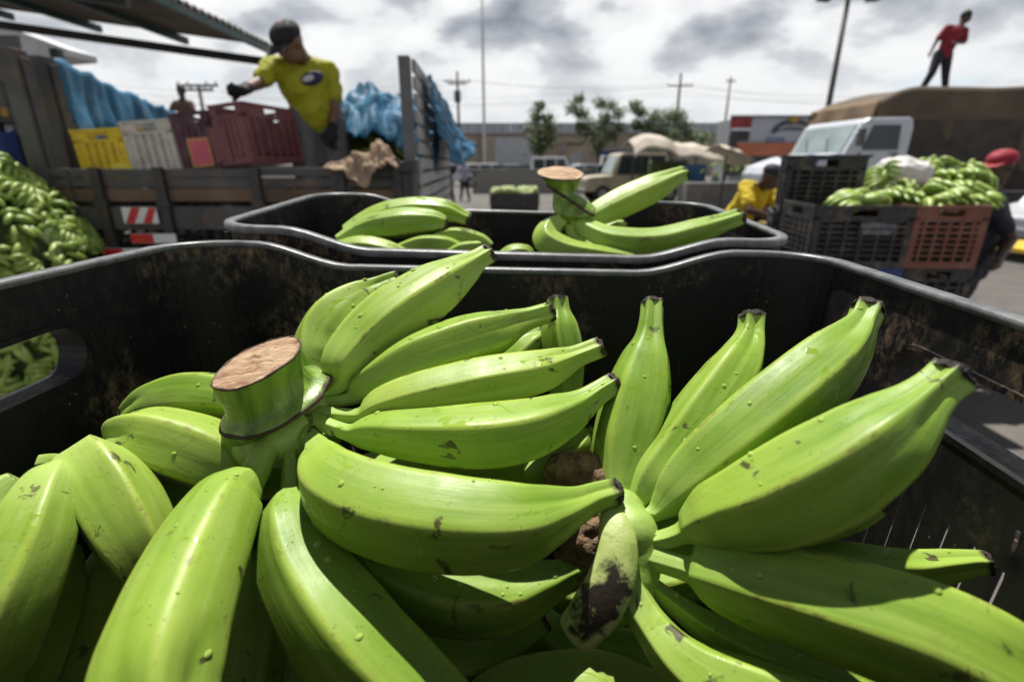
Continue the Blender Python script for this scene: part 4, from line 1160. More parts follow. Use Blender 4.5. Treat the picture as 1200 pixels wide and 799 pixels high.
    for a in ('l', 'r'):
        b_ = MB(); f = g['f'+a]; fd = Vector((lk.x, lk.y, 0)).normalized()
        b_.ball(f + fd*.05*s + Vector((0,0,.04*s)), (.045*s, .13*s, .042*s), 12, 8, fd.to_track_quat('Y', 'Z').to_matrix()); fin(b_.build('shoe', HAIR, root, True))
        if gloves:
            d = (g['h'+a] - g['e'+a]).normalized(); side = d.orthogonal().normalized(); nrm = side.cross(d).normalized(); gm_ = MB()
            caps(gm_, g['h'+a] - d*.02, g['h'+a], .035*s, .032*s); palm = g['h'+a] + d*.05*s
            gm_.ball(palm, (.046*s, .034*s, .055*s), 12, 8, d.to_track_quat('Z', 'Y').to_matrix())
            for k in range(4):
                o0 = palm + d*.03*s + side*(k-1.5)*.021*s; L = (.066, .076, .07, .056)[k]*s
                p1 = o0 + d*L*.5; p2 = p1 + (d*.7+nrm*.8).normalized()*L*.4; p3 = p2 + (d*.1+nrm).normalized()*L*.35
                gm_.tube([o0, p1, p2, p3], [.0125*s, .012*s, .011*s, .009*s], 8)
            t0 = palm + side*.03*s; gm_.tube([t0 - d*.015*s, t0 + (d+side).normalized()*.035*s, t0 + (d*1.6+side).normalized()*.06*s], [.015*s, .013*s, .010*s], 8)
            fin(remesh(gm_.build('glove', gloves, root, True), .006, 2))
    if hat is None and hair:
        h_ = MB(); h_.ball(hp(0, -.022, .036), (.083*s, .096*s, .098*s), 14, 10, q); fin(h_.build('hair', HAIR, root, True))
    if hat:
        h_ = MB(); n = 18; Vb = []
        h_.ball(hp(0, -.010, .044), (.087*s, .105*s, .070*s), 18, 12, q)
        ho = fin(h_.build('cap', hat, root, True))
        b_ = MB(); base = []
        for k in range(11):
            th = math.pi*(k/10); base.append((.078*math.cos(th), .075 + .095*math.sin(th)))
        pts0 = [hp(x, y, .035 - (y-.075)*.28 - abs(x)*.15) for (x, y) in base]
        b_.v = [p for p in pts0] + [p + (q @ Vector((0, 0, .006*s))) for p in pts0]
        nn = len(pts0); b_.f = [tuple(range(nn)), tuple(reversed(range(nn, 2*nn)))] + [(i, i+nn, (i+1) % nn + nn, (i+1) % nn) for i in range(nn)]
        b_.build('peak', hat, ho, False)
    return root

NAVY = M('navy_cloth', (.018, .018, .032), .8, .3, 9); GREYC = M('grey_trouser_cloth', (.16, .165, .175), .85, .3, 8)
LIME = M('lime_yellow_cloth', (.36, .36, .012), .8, .18, 6, .3, 40); BLACKC = M('black_cloth', (.014, .014, .016), .8, .3, 9)
REDC = M('dark_red_cloth', (.22, .012, .025), .8, .3, 8); YELC = M('yellow_cloth', (.62, .45, .01), .8, .2, 8)
BLUEC = M('blue_cloth', (.03, .06, .22), .8, .3, 8); LILAC = M('lilac_grey_cloth', (.30, .30, .42), .8, .2, 8); TEALC = M('teal_cloth', (.03, .15, .14), .8, .3, 8)
# stooping man on the lorry
y0 = 3.72
J = dict(head=W(338, 50, y0-.22), neck=W(352, 66, y0-.06), sl=W(319, 79, y0-.12), sr=W(386, 84, y0+.02), hip=W(371, 140, y0+.02),
         el=W(303, 98, y0-.26), hl=W(288, 104, 3.30), er=W(393, 128, y0-.02), hr=W(389, 152, y0-.10))
J['kl'] = Vector((J['hip'].x-.06, y0-.12, 1.27)); J['kr'] = Vector((J['hip'].x+.12, y0+.0, 1.27)); J['fl'] = Vector((J['hip'].x-.10, y0-.02, DECK)); J['fr'] = Vector((J['hip'].x+.12, y0+.10, DECK))
manA = person(J, 'stooping man in a lime yellow shirt and dark cap, gloved hand on the maroon crate', LIME, GREYC, SKIN, hat=BLACKC, vox=.010, gloves=BLACKC, look=(-.42, -.75, -.62), sleeve=.62)
lg = MB(); cpt = W(366, 92, y0-.16)
lg.ball(cpt + Vector((0, .0, 0)), (.075, .02, .040), 18, 8, Matrix.Rotation(R(-14), 3, 'Y')); o = lg.build('shirt_emblem', M('navy_print', (.02, .025, .06), .7, .2), manA, True); o.location = -manA.location
lg = MB(); lg.ball(cpt + Vector((-.015, -.008, -.002)), (.048, .016, .022), 18, 8, Matrix.Rotation(R(-14), 3, 'Y')); o = lg.build('emblem_centre', M('white_print', (.6, .62, .66), .7, .2), manA, True); o.location = -manA.location
# man on the tarpaulined truck
y0 = 14.4; zT = W(1090, 110, y0).z
J = dict(head=W(1132, 21, y0), neck=W(1125, 31, y0), sl=W(1110, 33, y0), sr=W(1131, 36, y0), hip=W(1105, 64, y0), el=W(1098, 48, y0), hl=W(1091, 61, y0-.05), er=W(1130, 50, y0-.1), hr=W(1119, 51, y0-.3),
         kl=W(1092, 86, y0-.1), kr=W(1108, 88, y0), fl=W(1079, 110, y0), fr=W(1106, 110, y0))
person(J, 'man in a dark red shirt standing on top of the brown canvas load', REDC, NAVY, SKIND, vox=.022, scale=1.22, look=(.6, -.6, -.4), sleeve=.8)
# man in yellow bending over a basket
y0 = 5.1
J = dict(head=W(905, 208, y0-.15), neck=W(893, 216, y0), sl=W(874, 219, y0-.10), sr=W(903, 226, y0+.12), hip=W(858, 262, y0+.10), el=W(878, 247, y0-.3), hl=W(903, 254, y0-.35), er=W(913, 243, y0-.05), hr=W(926, 254, y0-.2))
hx = J['hip'].x
J.update(kl=Vector((hx-.02, y0, .50)), kr=Vector((hx+.16, y0+.12, .50)), fl=Vector((hx-.10, y0, 0)), fr=Vector((hx+.12, y0+.2, 0)))
person(J, 'man in a bright yellow shirt and dark cap bending over a basket', YELC, BLUEC, SKIND, hat=NAVY, vox=.014, look=(.85, -.3, -.45), sleeve=.7)
bk = MB(); c = W(928, 262, 4.75)
bk.tube([c + Vector((0,0,-.10)), c + Vector((0,0,-.02)), c, c + Vector((0,0,.01)), c + Vector((0,0,-.03))], [.20, .27, .29, .27, .24], 24); o = bk.build('basket', M('wicker', (.42, .27, .10), .8, .4, 30, .8, 80)); tag(o, 'shallow wicker basket in the hands of the man in yellow', 'basket')
for (px, y0, hy, lab, s1, p1, hat, lk) in (
    (926, 6.6, 199, 'person in a red shirt standing behind the man in yellow', REDC, BLUEC, None, (-.5, -.8, 0)),
    (948, 6.3, 193, 'person in dark blue with a blue cap beside the stacked black crates', NAVY, BLUEC, BLUEC, (-.6, -.5, -.1))):
    h_ = W(px, hy, y0); x, z = h_.x, h_.z
    J = dict(head=h_, neck=(x, y0, z-.15), sl=(x-.18, y0, z-.22), sr=(x+.18, y0, z-.22), hip=(x, y0, z*.53), el=(x-.22, y0-.05, z-.48), hl=(x-.15, y0-.25, z-.62), er=(x+.22, y0-.05, z-.48), hr=(x+.12, y0-.25, z-.66),
             kl=(x-.10, y0, z*.28), kr=(x+.10, y0-.03, z*.28), fl=(x-.11, y0, 0), fr=(x+.11, y0, 0))
    person(J, lab, s1, p1, SKIND, hat=hat, vox=.018, look=lk)
# red-capped man at the right
y0 = 3.9; h_ = W(1172, 194, y0); x, z = h_.x, h_.z
J = dict(head=h_, neck=(x+.03, y0+.05, z-.14), sl=(x-.08, y0-.05, z-.24), sr=(x+.20, y0+.2, z-.23), hip=(x+.10, y0+.12, z*.52), el=(x+.10, y0-.16, z-.50), hl=(x-.10, y0-.32, z-.62), er=(x+.26, y0+.05, z-.50), hr=(x+.06, y0-.15, z-.66),
         kl=(x-.04, y0+.05, z*.27), kr=(x+.12, y0+.2, z*.27), fl=(x-.16, y0+.15, 0), fr=(x+.10, y0+.25, 0))
person(J, 'man in a red cap and dark blue shirt standing behind the terracotta crate', NAVY, NAVY, SKIND, hat=M('red_cap_cloth', (.30, .012, .03), .75, .2), vox=.014, look=(-.9, -.25, -.15), scale=.98)
# distant walkers
def walker(px, feet_py, head_py, lab, s1, p1, dx=0.0, hat=None, stride=.12, lk=(0, 1, 0)):
    f_ = WZ(px, feet_py, 0); y0 = f_.y; h_ = W(px, head_py, y0); x, z = f_.x, h_.z; k = z/1.62
    J = dict(head=(x, y0, z), neck=(x, y0, z-.15*k), sl=(x-.18*k, y0, z-.22*k), sr=(x+.18*k, y0, z-.22*k), hip=(x, y0, z*.54), el=(x-.24*k, y0, z-.50*k), hl=(x-.24*k, y0-.05, z-.74*k), er=(x+.24*k, y0, z-.50*k), hr=(x+.22*k, y0-.1, z-.74*k),
             kl=(x-.11*k, y0-stride, z*.29), kr=(x+.11*k, y0+stride*.5, z*.29), fl=(x-.12*k-stride*.5, y0-stride, 0), fr=(x+.12*k+stride*.5, y0+stride, 0))
    return person(J, lab, s1, p1, SKIND, hat=hat, vox=.03, look=lk, scale=k, wrinkle=False)
walker(545, 236, 190, 'man in a lilac grey shirt and navy trousers walking away across the yard', LILAC, NAVY)
walker(527, 238, 189, 'person in black beside the lorry gate, left of the walker in lilac', BLACKC, GREYC)
walker(737, 236, 192, 'person in a grey shirt standing by the beige pickup', M('dark_grey_cloth', (.09,.09,.095), .8, .2), BLACKC)
walker(757, 236, 191, 'person in a red shirt beside the beige pickup, under the pale canvas', REDC, NAVY, lk=(0,-1,0))
walker(836, 232, 205, 'person in teal crouched low by the stall with the blue cloth', TEALC, NAVY)
# tiny figure far behind the tarpaulin, upper body above it
f_ = W(212, 108, 12.0); x, z = f_.x, f_.z
J = dict(head=(x, 12, z), neck=(x, 12, z-.15), sl=(x-.17, 12, z-.22), sr=(x+.17, 12, z-.22), hip=(x+.05, 12, z-.72), el=(x-.25, 11.9, z-.4), hl=(x-.1, 11.7, z-.45), er=(x+.26, 11.9, z-.42), hr=(x+.15, 11.7, z-.5), kl=(x, 12, z-1.15), kr=(x+.18, 12, z-1.15), fl=(x-.02, 12, z-1.6), fr=(x+.18, 12, z-1.6))
person(J, 'small distant figure in brown standing up above the hanging blue tarpaulin', M('brown_cloth', (.14, .08, .06), .8, .3), NAVY, SKIND, vox=.03, wrinkle=False)
plz = z - 1.6
pl = MB(); pl.bb(x-1.6, 11.2, plz-.5, x+.9, 13.2, plz-.01); pl.bb(x-1.5, 11.3, 0, x+.8, 13.1, plz-.5); o = pl.build('loaded_trailer', WOODG); tag(o, 'loaded timber trailer the distant figure stands on, hidden behind the lorry', 'trailer')

# ================================================================== corrugated canopy, top left
CANOPY = M('galvanised_sheet', (.20, .175, .15), .55, .35, 2, .2, 20, dirt=(.10, .07, .05))
GREENS = M('green_painted_steel', (.035, .075, .075), .5, .3, 6)
canopy = empty('canopy_roof', (-4.2, 8.0, 0)); tag(canopy, 'corrugated metal canopy on dark green beams over the top left corner', 'canopy')
E = WZ(318, 56, 3.25)      # far right eave corner
xe = E.x; ys, ye = 1.5, E.y; slope = .126
nsheet = 9; wsheet = (ye - ys)/nsheet
for i in range(nsheet):
    ya = ys + i*wsheet; V = []; F = []; n = 60; Lr = 8
    for k in range(n+1):
        yy = ya + wsheet*k/n*1.02
        zz = .028*math.cos(2*math.pi*(yy)/.15) if True else 0
        for j, xx in enumerate((xe, xe-2.5, xe-5.0, xe-7.5)):
            V.append((xx, yy, 3.28 + (xe-xx)*slope + zz + (.004 if i % 2 else 0)))
    for k in range(n):
        for j in range(3): F.append((k*4+j, k*4+j+1, (k+1)*4+j+1, (k+1)*4+j))
    o = mesh_obj('roof_sheet', V, F, CANOPY, canopy, True); o.location = -canopy.location
    md = o.modifiers.new('t', 'SOLIDIFY'); md.thickness = .003
def cb(m, name, mat): o = m.build(name, mat, canopy, False, .003); o.location = -canopy.location; return o
rotr = Matrix.Rotation(math.atan(slope), 3, 'Y')
m = MB(); m.bb(xe-.05, ys, 3.16, xe+.0, ye, 3.245); cb(m, 'eave_beam', GREENS)
for dx in (1.25, 2.5, 3.75, 5.0, 6.3):
    m = MB(); m.bb(xe-dx-.035, ys, 3.25+dx*slope-.12, xe-dx+.035, ye, 3.25+dx*slope-.03); cb(m, 'purlin', GREENS)
for yy in (ye-.05, ye-3.2, ye-6.2):
    m = MB(); m.box((xe-3.7, yy, 3.20+3.7*slope-.16), (7.6, .07, .11), rotr)
    cb(m, 'rafter', DARKM)
for (xx, yy) in ((xe-3.2, ye-.05), (xe-7.2, ye-.05), (xe-3.2, ye-6.2)):
    m = MB(); m.bb(xx-.06, yy-.06, 0, xx+.06, yy+.06, 3.0+(xe-xx)*slope-.18); cb(m, 'column', GREENS)
# second small roof beyond, pale, with a dark underside
a = W(38, 42, 11); b = W(90, 62, 11)
m = MB(); m.prism([(a.x-3, a.z+.28), (a.x-.4, a.z+.15), (b.x, b.z+.02), (b.x, b.z-.10), (a.x-.1, b.z-.16), (a.x-3, b.z-.16)], 'y', 10.8, 11.5)
o = m.build('lean_to_roof', M('pale_fascia', (.55, .56, .57), .6, .2, 3), None, False, .01); tag(o, 'pale lean-to roof with a dark underside, seen beneath the canopy beam', 'roof')
m = MB(); m.bb(a.x-3, 10.9, 0, a.x-.6, 11.1, a.z-.05); q = m.build('wall', M('dark_render', (.10,.095,.09), .9, .3, 2), o)
# shop front: grey banner, shelf frame, white sheet, orange edge and blue cloth
a = W(-60, 60, 4.4); b = W(36, 118, 4.4)
kiosk = empty('market_kiosk', (b.x-.4, 4.5, 0)); tag(kiosk, 'dim market kiosk with a grey hanging banner and white boxes, far left edge', 'kiosk')
def kb(m, name, mat, bev=.004): o = m.build(name, mat, kiosk, False, bev); o.location = -kiosk.location; return o
m = MB(); z0 = W(0, 126, 4.4).z; zt2 = W(0, 42, 4.4).z
m.prism([(a.x, zt2), (W(22, 42, 4.4).x, zt2), (b.x, W(0, 112, 4.4).z), (b.x+.03, z0), (a.x, z0)], 'y', 4.38, 4.41); kb(m, 'banner', M('grey_banner', (.17, .16, .16), .9, .3, 3, .3))
m = MB(); m.bb(a.x, 4.36, W(0,138,4.4).z, W(20,0,4.4).x-.2, 4.40, z0-.003); kb(m, 'orange_edging', M('orange_paint', (.55, .28, .05), .6, .2))
for (px, yy) in ((-6, 4.5), (12, 4.2), (32, 4.2), (52, 4.9)):
    xx = W(px, 190, yy).x; m = MB(); m.bb(xx-.02, yy-.02, 0, xx+.02, yy+.02, W(px, 96, yy).z); kb(m, 'post', DARKM, .002)
for (z_) in (W(0, 143, 4.3).z, W(0, 160, 4.3).z, W(0, 205, 4.3).z):
    m = MB(); m.bb(a.x, 4.15, z_-.015, W(60, 190, 4.3).x, 5.0, z_+.015); kb(m, 'shelf', DARKM)
for i, (px0, px1, p0, p1) in enumerate(((10, 26, 124, 141), (20, 44, 112, 141), (40, 52, 128, 142))):
    A_ = W(px0, p0, 4.6); B_ = W(px1, p1, 4.6); m = MB(); m.bb(A_.x, 4.5, B_.z, B_.x, 4.8, A_.z); kb(m, 'box', WHITEP)
m = MB(); A_ = W(2, 146, 4.4); B_ = W(70, 158, 4.4); m.bb(A_.x, 4.3, B_.z, B_.x, 4.8, A_.z); kb(m, 'box', WHITEP)
m = MB(); A_ = W(20, 162, 4.4); B_ = W(70, 186, 4.4); m.bb(A_.x, 4.3, B_.z-.3, B_.x, 4.8, A_.z); kb(m, 'box', BLACKC)
def bluec(u, v):
    x = W(-40, 190, 4.0).x*(1-u) + W(22, 190, 4.0).x*u; return Vector((x, 4.0+.05*math.sin(u*20)+.3*v*0, W(0, 152, 4.0).z - .42*v + .05*nz(u*5, v*3)))
t_ = cloth('blue_cloth', bluec, 40, 14, BLUEC, kiosk); t_.location = -kiosk.location
# banana mountain at the left
heap((-2.80, 2.75, .66), (.54, .58, 1.02), 160, HM, 'hand of small green bananas in the tall heap at the left edge', 'bananas in the tall heap at the left', 11, zmin=.12, sc=.74, face=(.6, -.8, .2))
rh = random.Random(77); hm = MB()
for k in range(1700):
    v = Vector((rh.gauss(0, 1), rh.gauss(0, 1), rh.gauss(0, 1))).normalized()
    if v.z < -.35 or v.dot(Vector((.6, -.8, .2))) < -.3: continue
    p = Vector((-2.80 + v.x*.53, 2.75 + v.y*.59, .66 + v.z*.99)) * 1.0
    t1 = v.orthogonal().normalized(); t2 = v.cross(t1); an = rh.uniform(0, 6.28); dd = t1*math.cos(an) + t2*math.sin(an) + v*rh.uniform(-.1, .45); dd.normalize(); L = rh.uniform(.085, .12); r_ = rh.uniform(.013, .017)
    hm.tube([p - dd*L*.5, p - dd*L*.28 + v*.008, p + v*.012, p + dd*L*.28 + v*.008, p + dd*L*.5], [r_*.4, r_*.95, r_*1.05, r_*.9, r_*.35], 7)
o = hm.build('banana_pile', BANFAR, None, True); tag(o, 'small loose green bananas filling the tall heap at the left edge', 'bananas', kind='stuff')
m = MB(); m.ball((-2.80, 2.80, .58), (.49, .52, .96), 24, 14)
o = m.build('banana_stalks', LEAF, None, True); tag(o, 'dark green core of stalks and leaves inside the tall banana heap', 'stalks', kind='stuff')
# aluminium post by the heap seen through the hand hole
a = P(-40, 395, 1.05); b = P(14, 470, 1.0)
m = MB(); m.bb(-.02, -.02, 0, .02, .02, 1.0); o = m.build('trolley_post', GREYM, None, False, .004); o.location = (a.x+.02, a.y-.02, 0); tag(o, 'grey metal trolley post seen through the left hand hole of the crate', 'post')
m = MB(); m.bb(-.25, -.02, 0, -.21, .02, 1.0); m.bb(-.21, -.018, .9, -.02, .018, .96); m.build('rail', GREYM, o)

# ================================================================== crates and bananas on the right
def stack_crate(mat, px0, px1, pytop, y, dep, label, yaw, nh=7, nv=6, hh=.31, zoff=0):
    a = W(px0, pytop, y); b = W(px1, pytop, y)
    w = (b.x-a.x)
    r = market_crate(mat, w, dep, hh, nh, nv, label, group='crates stacked on the right', shade_core=True)
    r.location = ((a.x+b.x)/2, y+dep/2, a.z - hh + zoff); r.rotation_euler = (0, 0, R(yaw)); return r
YB = 2.62
ra = stack_crate(BLK2, 966, 1076, 241, YB, .40, 'black crate of green bananas with a faded white print on its side', -6)
def print_lines(parent, rows, y, mat):
    for (x0, x1, z0, z1, gap) in rows:
        x = x0; k = 0; rr = random.Random(int(x0*1000)+7)
        m = MB()
        while x < x1:
            w = rr.uniform(.010, .018); m.bb(x, y-.0008, z0, min(x+w, x1), y, z1 - rr.choice((0, 0, .006))); x += w + .005; k += 1
        m.build('faded_print', mat, parent)
FADE = M('faded_white_ink', (.20, .21, .24), .8, .4, 40)
dpt = -.20 - .0135
m = MB(); m.bb(-.02, dpt-.001, .165, .16, dpt+.004, .235); m.build('print_panel', BLK2, ra)
print_lines(ra, ((-.01, .15, .205, .226, 1), (.0, .13, .172, .195, 1)), dpt-.0015, FADE)
rb = stack_crate(TERR, 1080, 1163, 241, YB-.03, .50, 'terracotta red slatted crate heaped with green bananas', -3)
rc = stack_crate(BLK2, 1068, 1146, 302, YB, .45, 'dark crate directly beneath the terracotta one', -3); rc.location.z = rb.location.z - .312
rd = stack_crate(BLUEP, 975, 1062, 302, YB+.02, .38, 'blue crate directly beneath the black crate of bananas', -6); rd.location.z = ra.location.z - .312
for (r0, mt, lab) in ((rc, BLK2, 'dusty black crate low in the right-hand stack, third from its top'), (rd, BLK2, 'black crate low under the blue one')):
    z = r0.location.z - .312
    k = 0
    while z > -.05:
        r = market_crate(mt, .36, .42, .31, 5, 4, lab + ('' if k == 0 else ', lowest' if z < .3 else ', lower'), group='crates stacked on the right')
        r.location = (r0.location.x, r0.location.y, max(z, 0.0)); r.rotation_euler = r0.rotation_euler; z -= .312; k += 1
re_ = stack_crate(BLK2, 947, 1028, 183, 3.02, .40, 'black crate turned upside down on top of the stack, empty', -22, hh=.31)
m = MB(); m.bb(-.22, -.19, .305, .22, .19, .316); m.build('lid', BLK2, re_)
rf = market_crate(BLK2, .44, .40, .31, 6, 5, 'black crate supporting the upside down one at the back of the stack', group='crates stacked on the right', shade_core=True); rf.location = re_.location - Vector((0, 0, .312)); rf.rotation_euler = re_.rotation_euler
for k in range(3):
    r = market_crate(BLK2, .44, .40, .31, 6, 5, ('black crate at the back of the stack, %s' % ('third from its top', 'fourth from its top', 'lowest of all')[k]), group='crates stacked on the right', shade_core=True); r.location = re_.location - Vector((0, 0, .312*(k+2))); r.rotation_euler = re_.rotation_euler
    if r.location.z < 0: r.location.z = 0
# bananas in them
rr = random.Random(4)
def at_z(px, py, y): return W(px, py, y)
LB = ['at the left end of', 'left of the middle of', 'right of the middle of', 'at the right end of', 'at the back left of', 'at the back right of', 'hanging over the left rim of']
for kk, (px, py, yy, rz, sc, rx) in enumerate(((1012, 232, 2.80, 82, .85, 5), (1038, 233, 2.78, 70, .85, 0), (1052, 230, 2.84, 170, .7, 20), (1062, 236, 2.80, -20, .6, 0), (1010, 229, 2.93, 95, .8, 0), (1045, 229, 2.95, 20, .7, 0), (1000, 238, 2.76, 100, .7, 0))):
    put_hand(rr.choice(HML), at_z(px, py+1, yy), (R(rx), R(rr.uniform(-20, 20)), R(rz)), 'green banana hand %s the black crate with the faded print' % LB[kk], 'bananas in the black crate', sc)
LT = ['leftmost, low', 'second from the left, low', 'third from the left, low', 'rightmost, low', 'upper left', 'upper middle', 'upper right', 'topmost']
for i, (px, py, yy) in enumerate(((1084, 236, 2.84), (1103, 234, 2.84), (1122, 235, 2.84), (1140, 236, 2.85), (1092, 222, 2.95), (1112, 220, 2.95), (1132, 222, 2.95), (1118, 208, 3.02))):
    put_hand(HML[i % 2], at_z(px-4, py, yy), (R(rr.uniform(-10, 25)), R(rr.uniform(-20, 20)), R(rr.uniform(150, 215))), 'green banana hand %s in the heap on the terracotta crate' % LT[i], 'bananas in the terracotta crate', .72)
c0 = W(1108, 200, 3.9)
heap((c0.x, 3.95, c0.z-.12), (.30, .3, .20), 30, HM, 'green banana hand in the far heap behind the terracotta crate', 'bananas in the heap in front of the red cap', 17, sc=.9)
m = MB(); m.ball((c0.x, 3.98, c0.z-.17), (.32, .26, .22), 16, 10); o = m.build('leaf_pad', LEAF, None, True); tag(o, 'green leaves packed under the far banana heap', 'leaves', kind='stuff')
tb = empty('display_table', (c0.x, 3.95, 0)); tag(tb, 'dark timber display table under the far banana heap', 'table')
m = MB(); m.bb(-.27, -.35, c0.z-.22, .20, .35, c0.z-.18); m.build('table_top', WOODB, tb)
for sx in (-1, 1):
    for sy in (-1, 1): m = MB(); m.bb(sx*.15-.025, sy*.30-.025, 0, sx*.15+.025, sy*.30+.025, c0.z-.222); m.build('leg', WOODB, tb)
c0 = W(1042, 207, 3.5)
heap((c0.x, 3.5, c0.z-.06), (.12, .12, .12), 7, HM, 'green banana hand between the upside down crate and the white sack', 'bananas beside the white sack', 23, sc=.9)
s_ = W(1052, 195, 3.8)
m = MB(); m.ball((0, 0, 0), (.20, .14, .11), 24, 14); o = remesh(m.build('sack', M('white_sack', (.62, .60, .58), .8, .15, 6, .5, 30), None, True), .012, 2)
tx = bpy.data.textures.new('sack_folds', 'CLOUDS'); tx.noise_scale = .09; d_ = o.modifiers.new('d', 'DISPLACE'); d_.texture = tx; d_.strength = .07
o.location = s_ - Vector((-.03, 0, .05)); tag(o, 'full white plastic sack standing behind the black crates', 'sack')
m = MB(); m.bb(s_.x-.30, 3.35, 0, s_.x+.22, 4.1, s_.z-.20); m.bb(s_.x-.33, 3.3, s_.z-.2, s_.x+.25, 4.15, s_.z-.17); o = m.build('timber_stand', WOODB, None, False, .01); tag(o, 'timber stand under the white sack', 'stand')
# yellow trolley at the right edge
tr = empty('hand_trolley', W(1200, 290, 4.6)); tr.location.z = 0; tag(tr, 'bright yellow slatted trolley at the right edge of the yard', 'trolley')
YP = M('yellow_paint', (.70, .45, .02), .45, .25, 6, dirt=(.3, .2, .1))
zb = W(1180, 297, 4.3).z; zt3 = W(1190, 236, 4.6).z
m = MB(); m.bb(-.20, -.35, zb-.02, .9, .35, zb+.02); m.build('platform', YP, tr, False, .006)
for k in range(5): m = MB(); z = zb+.08+k*(zt3-zb-.1)/4; m.bb(-.10, -.28, z-.02, .9, -.25, z+.02); m.build('slat', YP, tr)
for x in (-.12, .2, .55, .88): m = MB(); m.box((x-.03, -.24, (zb+zt3)/2), (.035, .03, zt3-zb), Matrix.Rotation(R(8), 3, 'Y')); m.build('post', YP, tr)
for x in (-.05, .75):
    m = MB(); m.tube([(x, -.36, .14), (x, -.30, .14)], .14, 18); m.build('wheel', RUBBER, tr); m = MB(); m.bb(x-.02, -.32, .14, x+.02, -.28, zb-.021); m.build('strut', DARKM, tr)

# ================================================================== truck with tarpaulined load, right
truck = empty('lorry', (8.4, 13.0, 0)); tag(truck, 'white bonneted lorry with a high load under brown canvas, right background', 'lorry')
CABW = M('white_cab_paint', (.50, .53, .58), .35, .12, 2, dirt=(.3, .28, .26), dirt_amt=.5)
def tp(m, name, mat, bev=.0, smooth=False, parent=None):
    o = m.build(name, mat, parent or truck, smooth, bev)
    if parent is None: o.location = -truck.location
    return o
yc = 11.2
def X(px, y=yc): return W(px, 190, y).x
def Z(py, y=yc): return zat(py, y)
x_n, x_w, x_r0, x_r1 = X(917), X(984), X(999), X(1055)
# bonnet, sloping down to the nose
m = MB(); m.prism([(x_n+.05, .75), (x_n, Z(205)), (x_n+.10, Z(196)), (X(955), Z(184)), (x_w+.05, Z(178)), (x_w+.35, Z(178)), (x_w+.35, .75)], 'y', yc, yc+1.9); tp(m, 'bonnet', CABW, .03)
m = MB(); m.prism([(x_w-.0, .75), (x_w, Z(181)), (x_r0, Z(143)), (x_r0+.12, Z(138.5)), (x_r1, Z(138)), (x_r1+.05, Z(150)), (x_r1+.02, .75)], 'y', yc-.1, yc+2.1); cabo = tp(m, 'cab', CABW, .05)
m = MB(); m.prism([(X(1003), Z(176)), (X(1011), Z(147)), (X(1042), Z(147)), (X(1044), Z(176))], 'y', yc-.13, yc-.095); tp(m, 'door_window', GLASS, .01)
v1 = Vector((x_w+.0, 0, Z(181))); v2 = Vector((x_r0, 0, Z(143))); dv = (v2-v1); nv_ = Vector((-dv.z, 0, dv.x)).normalized()
m = MB(); p1 = v1+dv*.08; p2 = v1+dv*.92; m.prism([(p1.x+nv_.x*.002, p1.z+nv_.z*.002), (p2.x+nv_.x*.002, p2.z+nv_.z*.002), (p2.x+nv_.x*.02, p2.z+nv_.z*.02), (p1.x+nv_.x*.02, p1.z+nv_.z*.02)], 'y', yc+.05, yc+1.95); tp(m, 'windscreen', GLASSL)
m = MB(); m.bb(X(1000), yc-.125, .9, X(1001), yc-.10, Z(179)); m.bb(X(1043), yc-.125, .9, X(1044), yc-.10, Z(179)); tp(m, 'door_seam', BLACKC)
m = MB(); m.bb(X(1036), yc-.135, Z(181), X(1043), yc-.10, Z(179.6)); tp(m, 'door_handle', DARKM)
m = MB(); m.bb(x_w+.05, yc-.115, .95, x_r1-.05, yc-.1005, 1.12); tp(m, 'side_stripe', GREYM)
for yy in (yc+.5, yc+1.3): m = MB(); m.tube([(v1.x-.03, yy, v1.z+.03), (v1.x+dv.x*.55-.05, yy+.28, v1.z+dv.z*.55)], .012, 6); tp(m, 'wiper', DARKM)
m = MB(); m.bb(x_n+.02, yc-.05, .55, x_n+.2, yc+1.95, .78); tp(m, 'bumper', DARKM, .02)
for k in range(5): m = MB(); m.bb(x_n-.02, yc+.35, .85+k*.09, x_n+.04, yc+1.55, .90+k*.09); tp(m, 'grille_bar', GREYM)
for yy in (yc+.18, yc+1.72): m = MB(); m.tube([(x_n-.03, yy, 1.0), (x_n+.05, yy, 1.0)], .11, 18); tp(m, 'headlight', GLASSL)
m = MB(); m.bb(X(990), yc-.42, Z(172), X(990)+.05, yc-.22, Z(152)); m.bb(X(990), yc-.3, Z(160), X(992), yc-.12, Z(160)+.03); tp(m, 'wing_mirror', DARKM, .01)
tops = Z(112, 14.0)
m = MB(); m.bb(X(1000, 12), yc-.05, .75, 22, yc+2.2, 1.05); tp(m, 'chassis', DARKM)
for xx in (x_n+.9, 12.2, 13.6, 19.0, 20.4):
    for yy in (yc+.1, yc+2.0): m = MB(); m.tube([(xx, yy-.16, .52), (xx, yy-.12, .52), (xx, yy+.12, .52), (xx, yy+.16, .52)], [.45, .52, .52, .45], 24); tp(m, 'wheel', RUBBER)
m = MB(); cx0 = X(1004, 12.6); m.bb(cx0+.4, 12.4, 1.05, 22, 15.3, W(600, 122, 12.6).z-.35); tp(m, 'load', M('sacks_dark', (.06,.05,.04), .9, .4, 3))
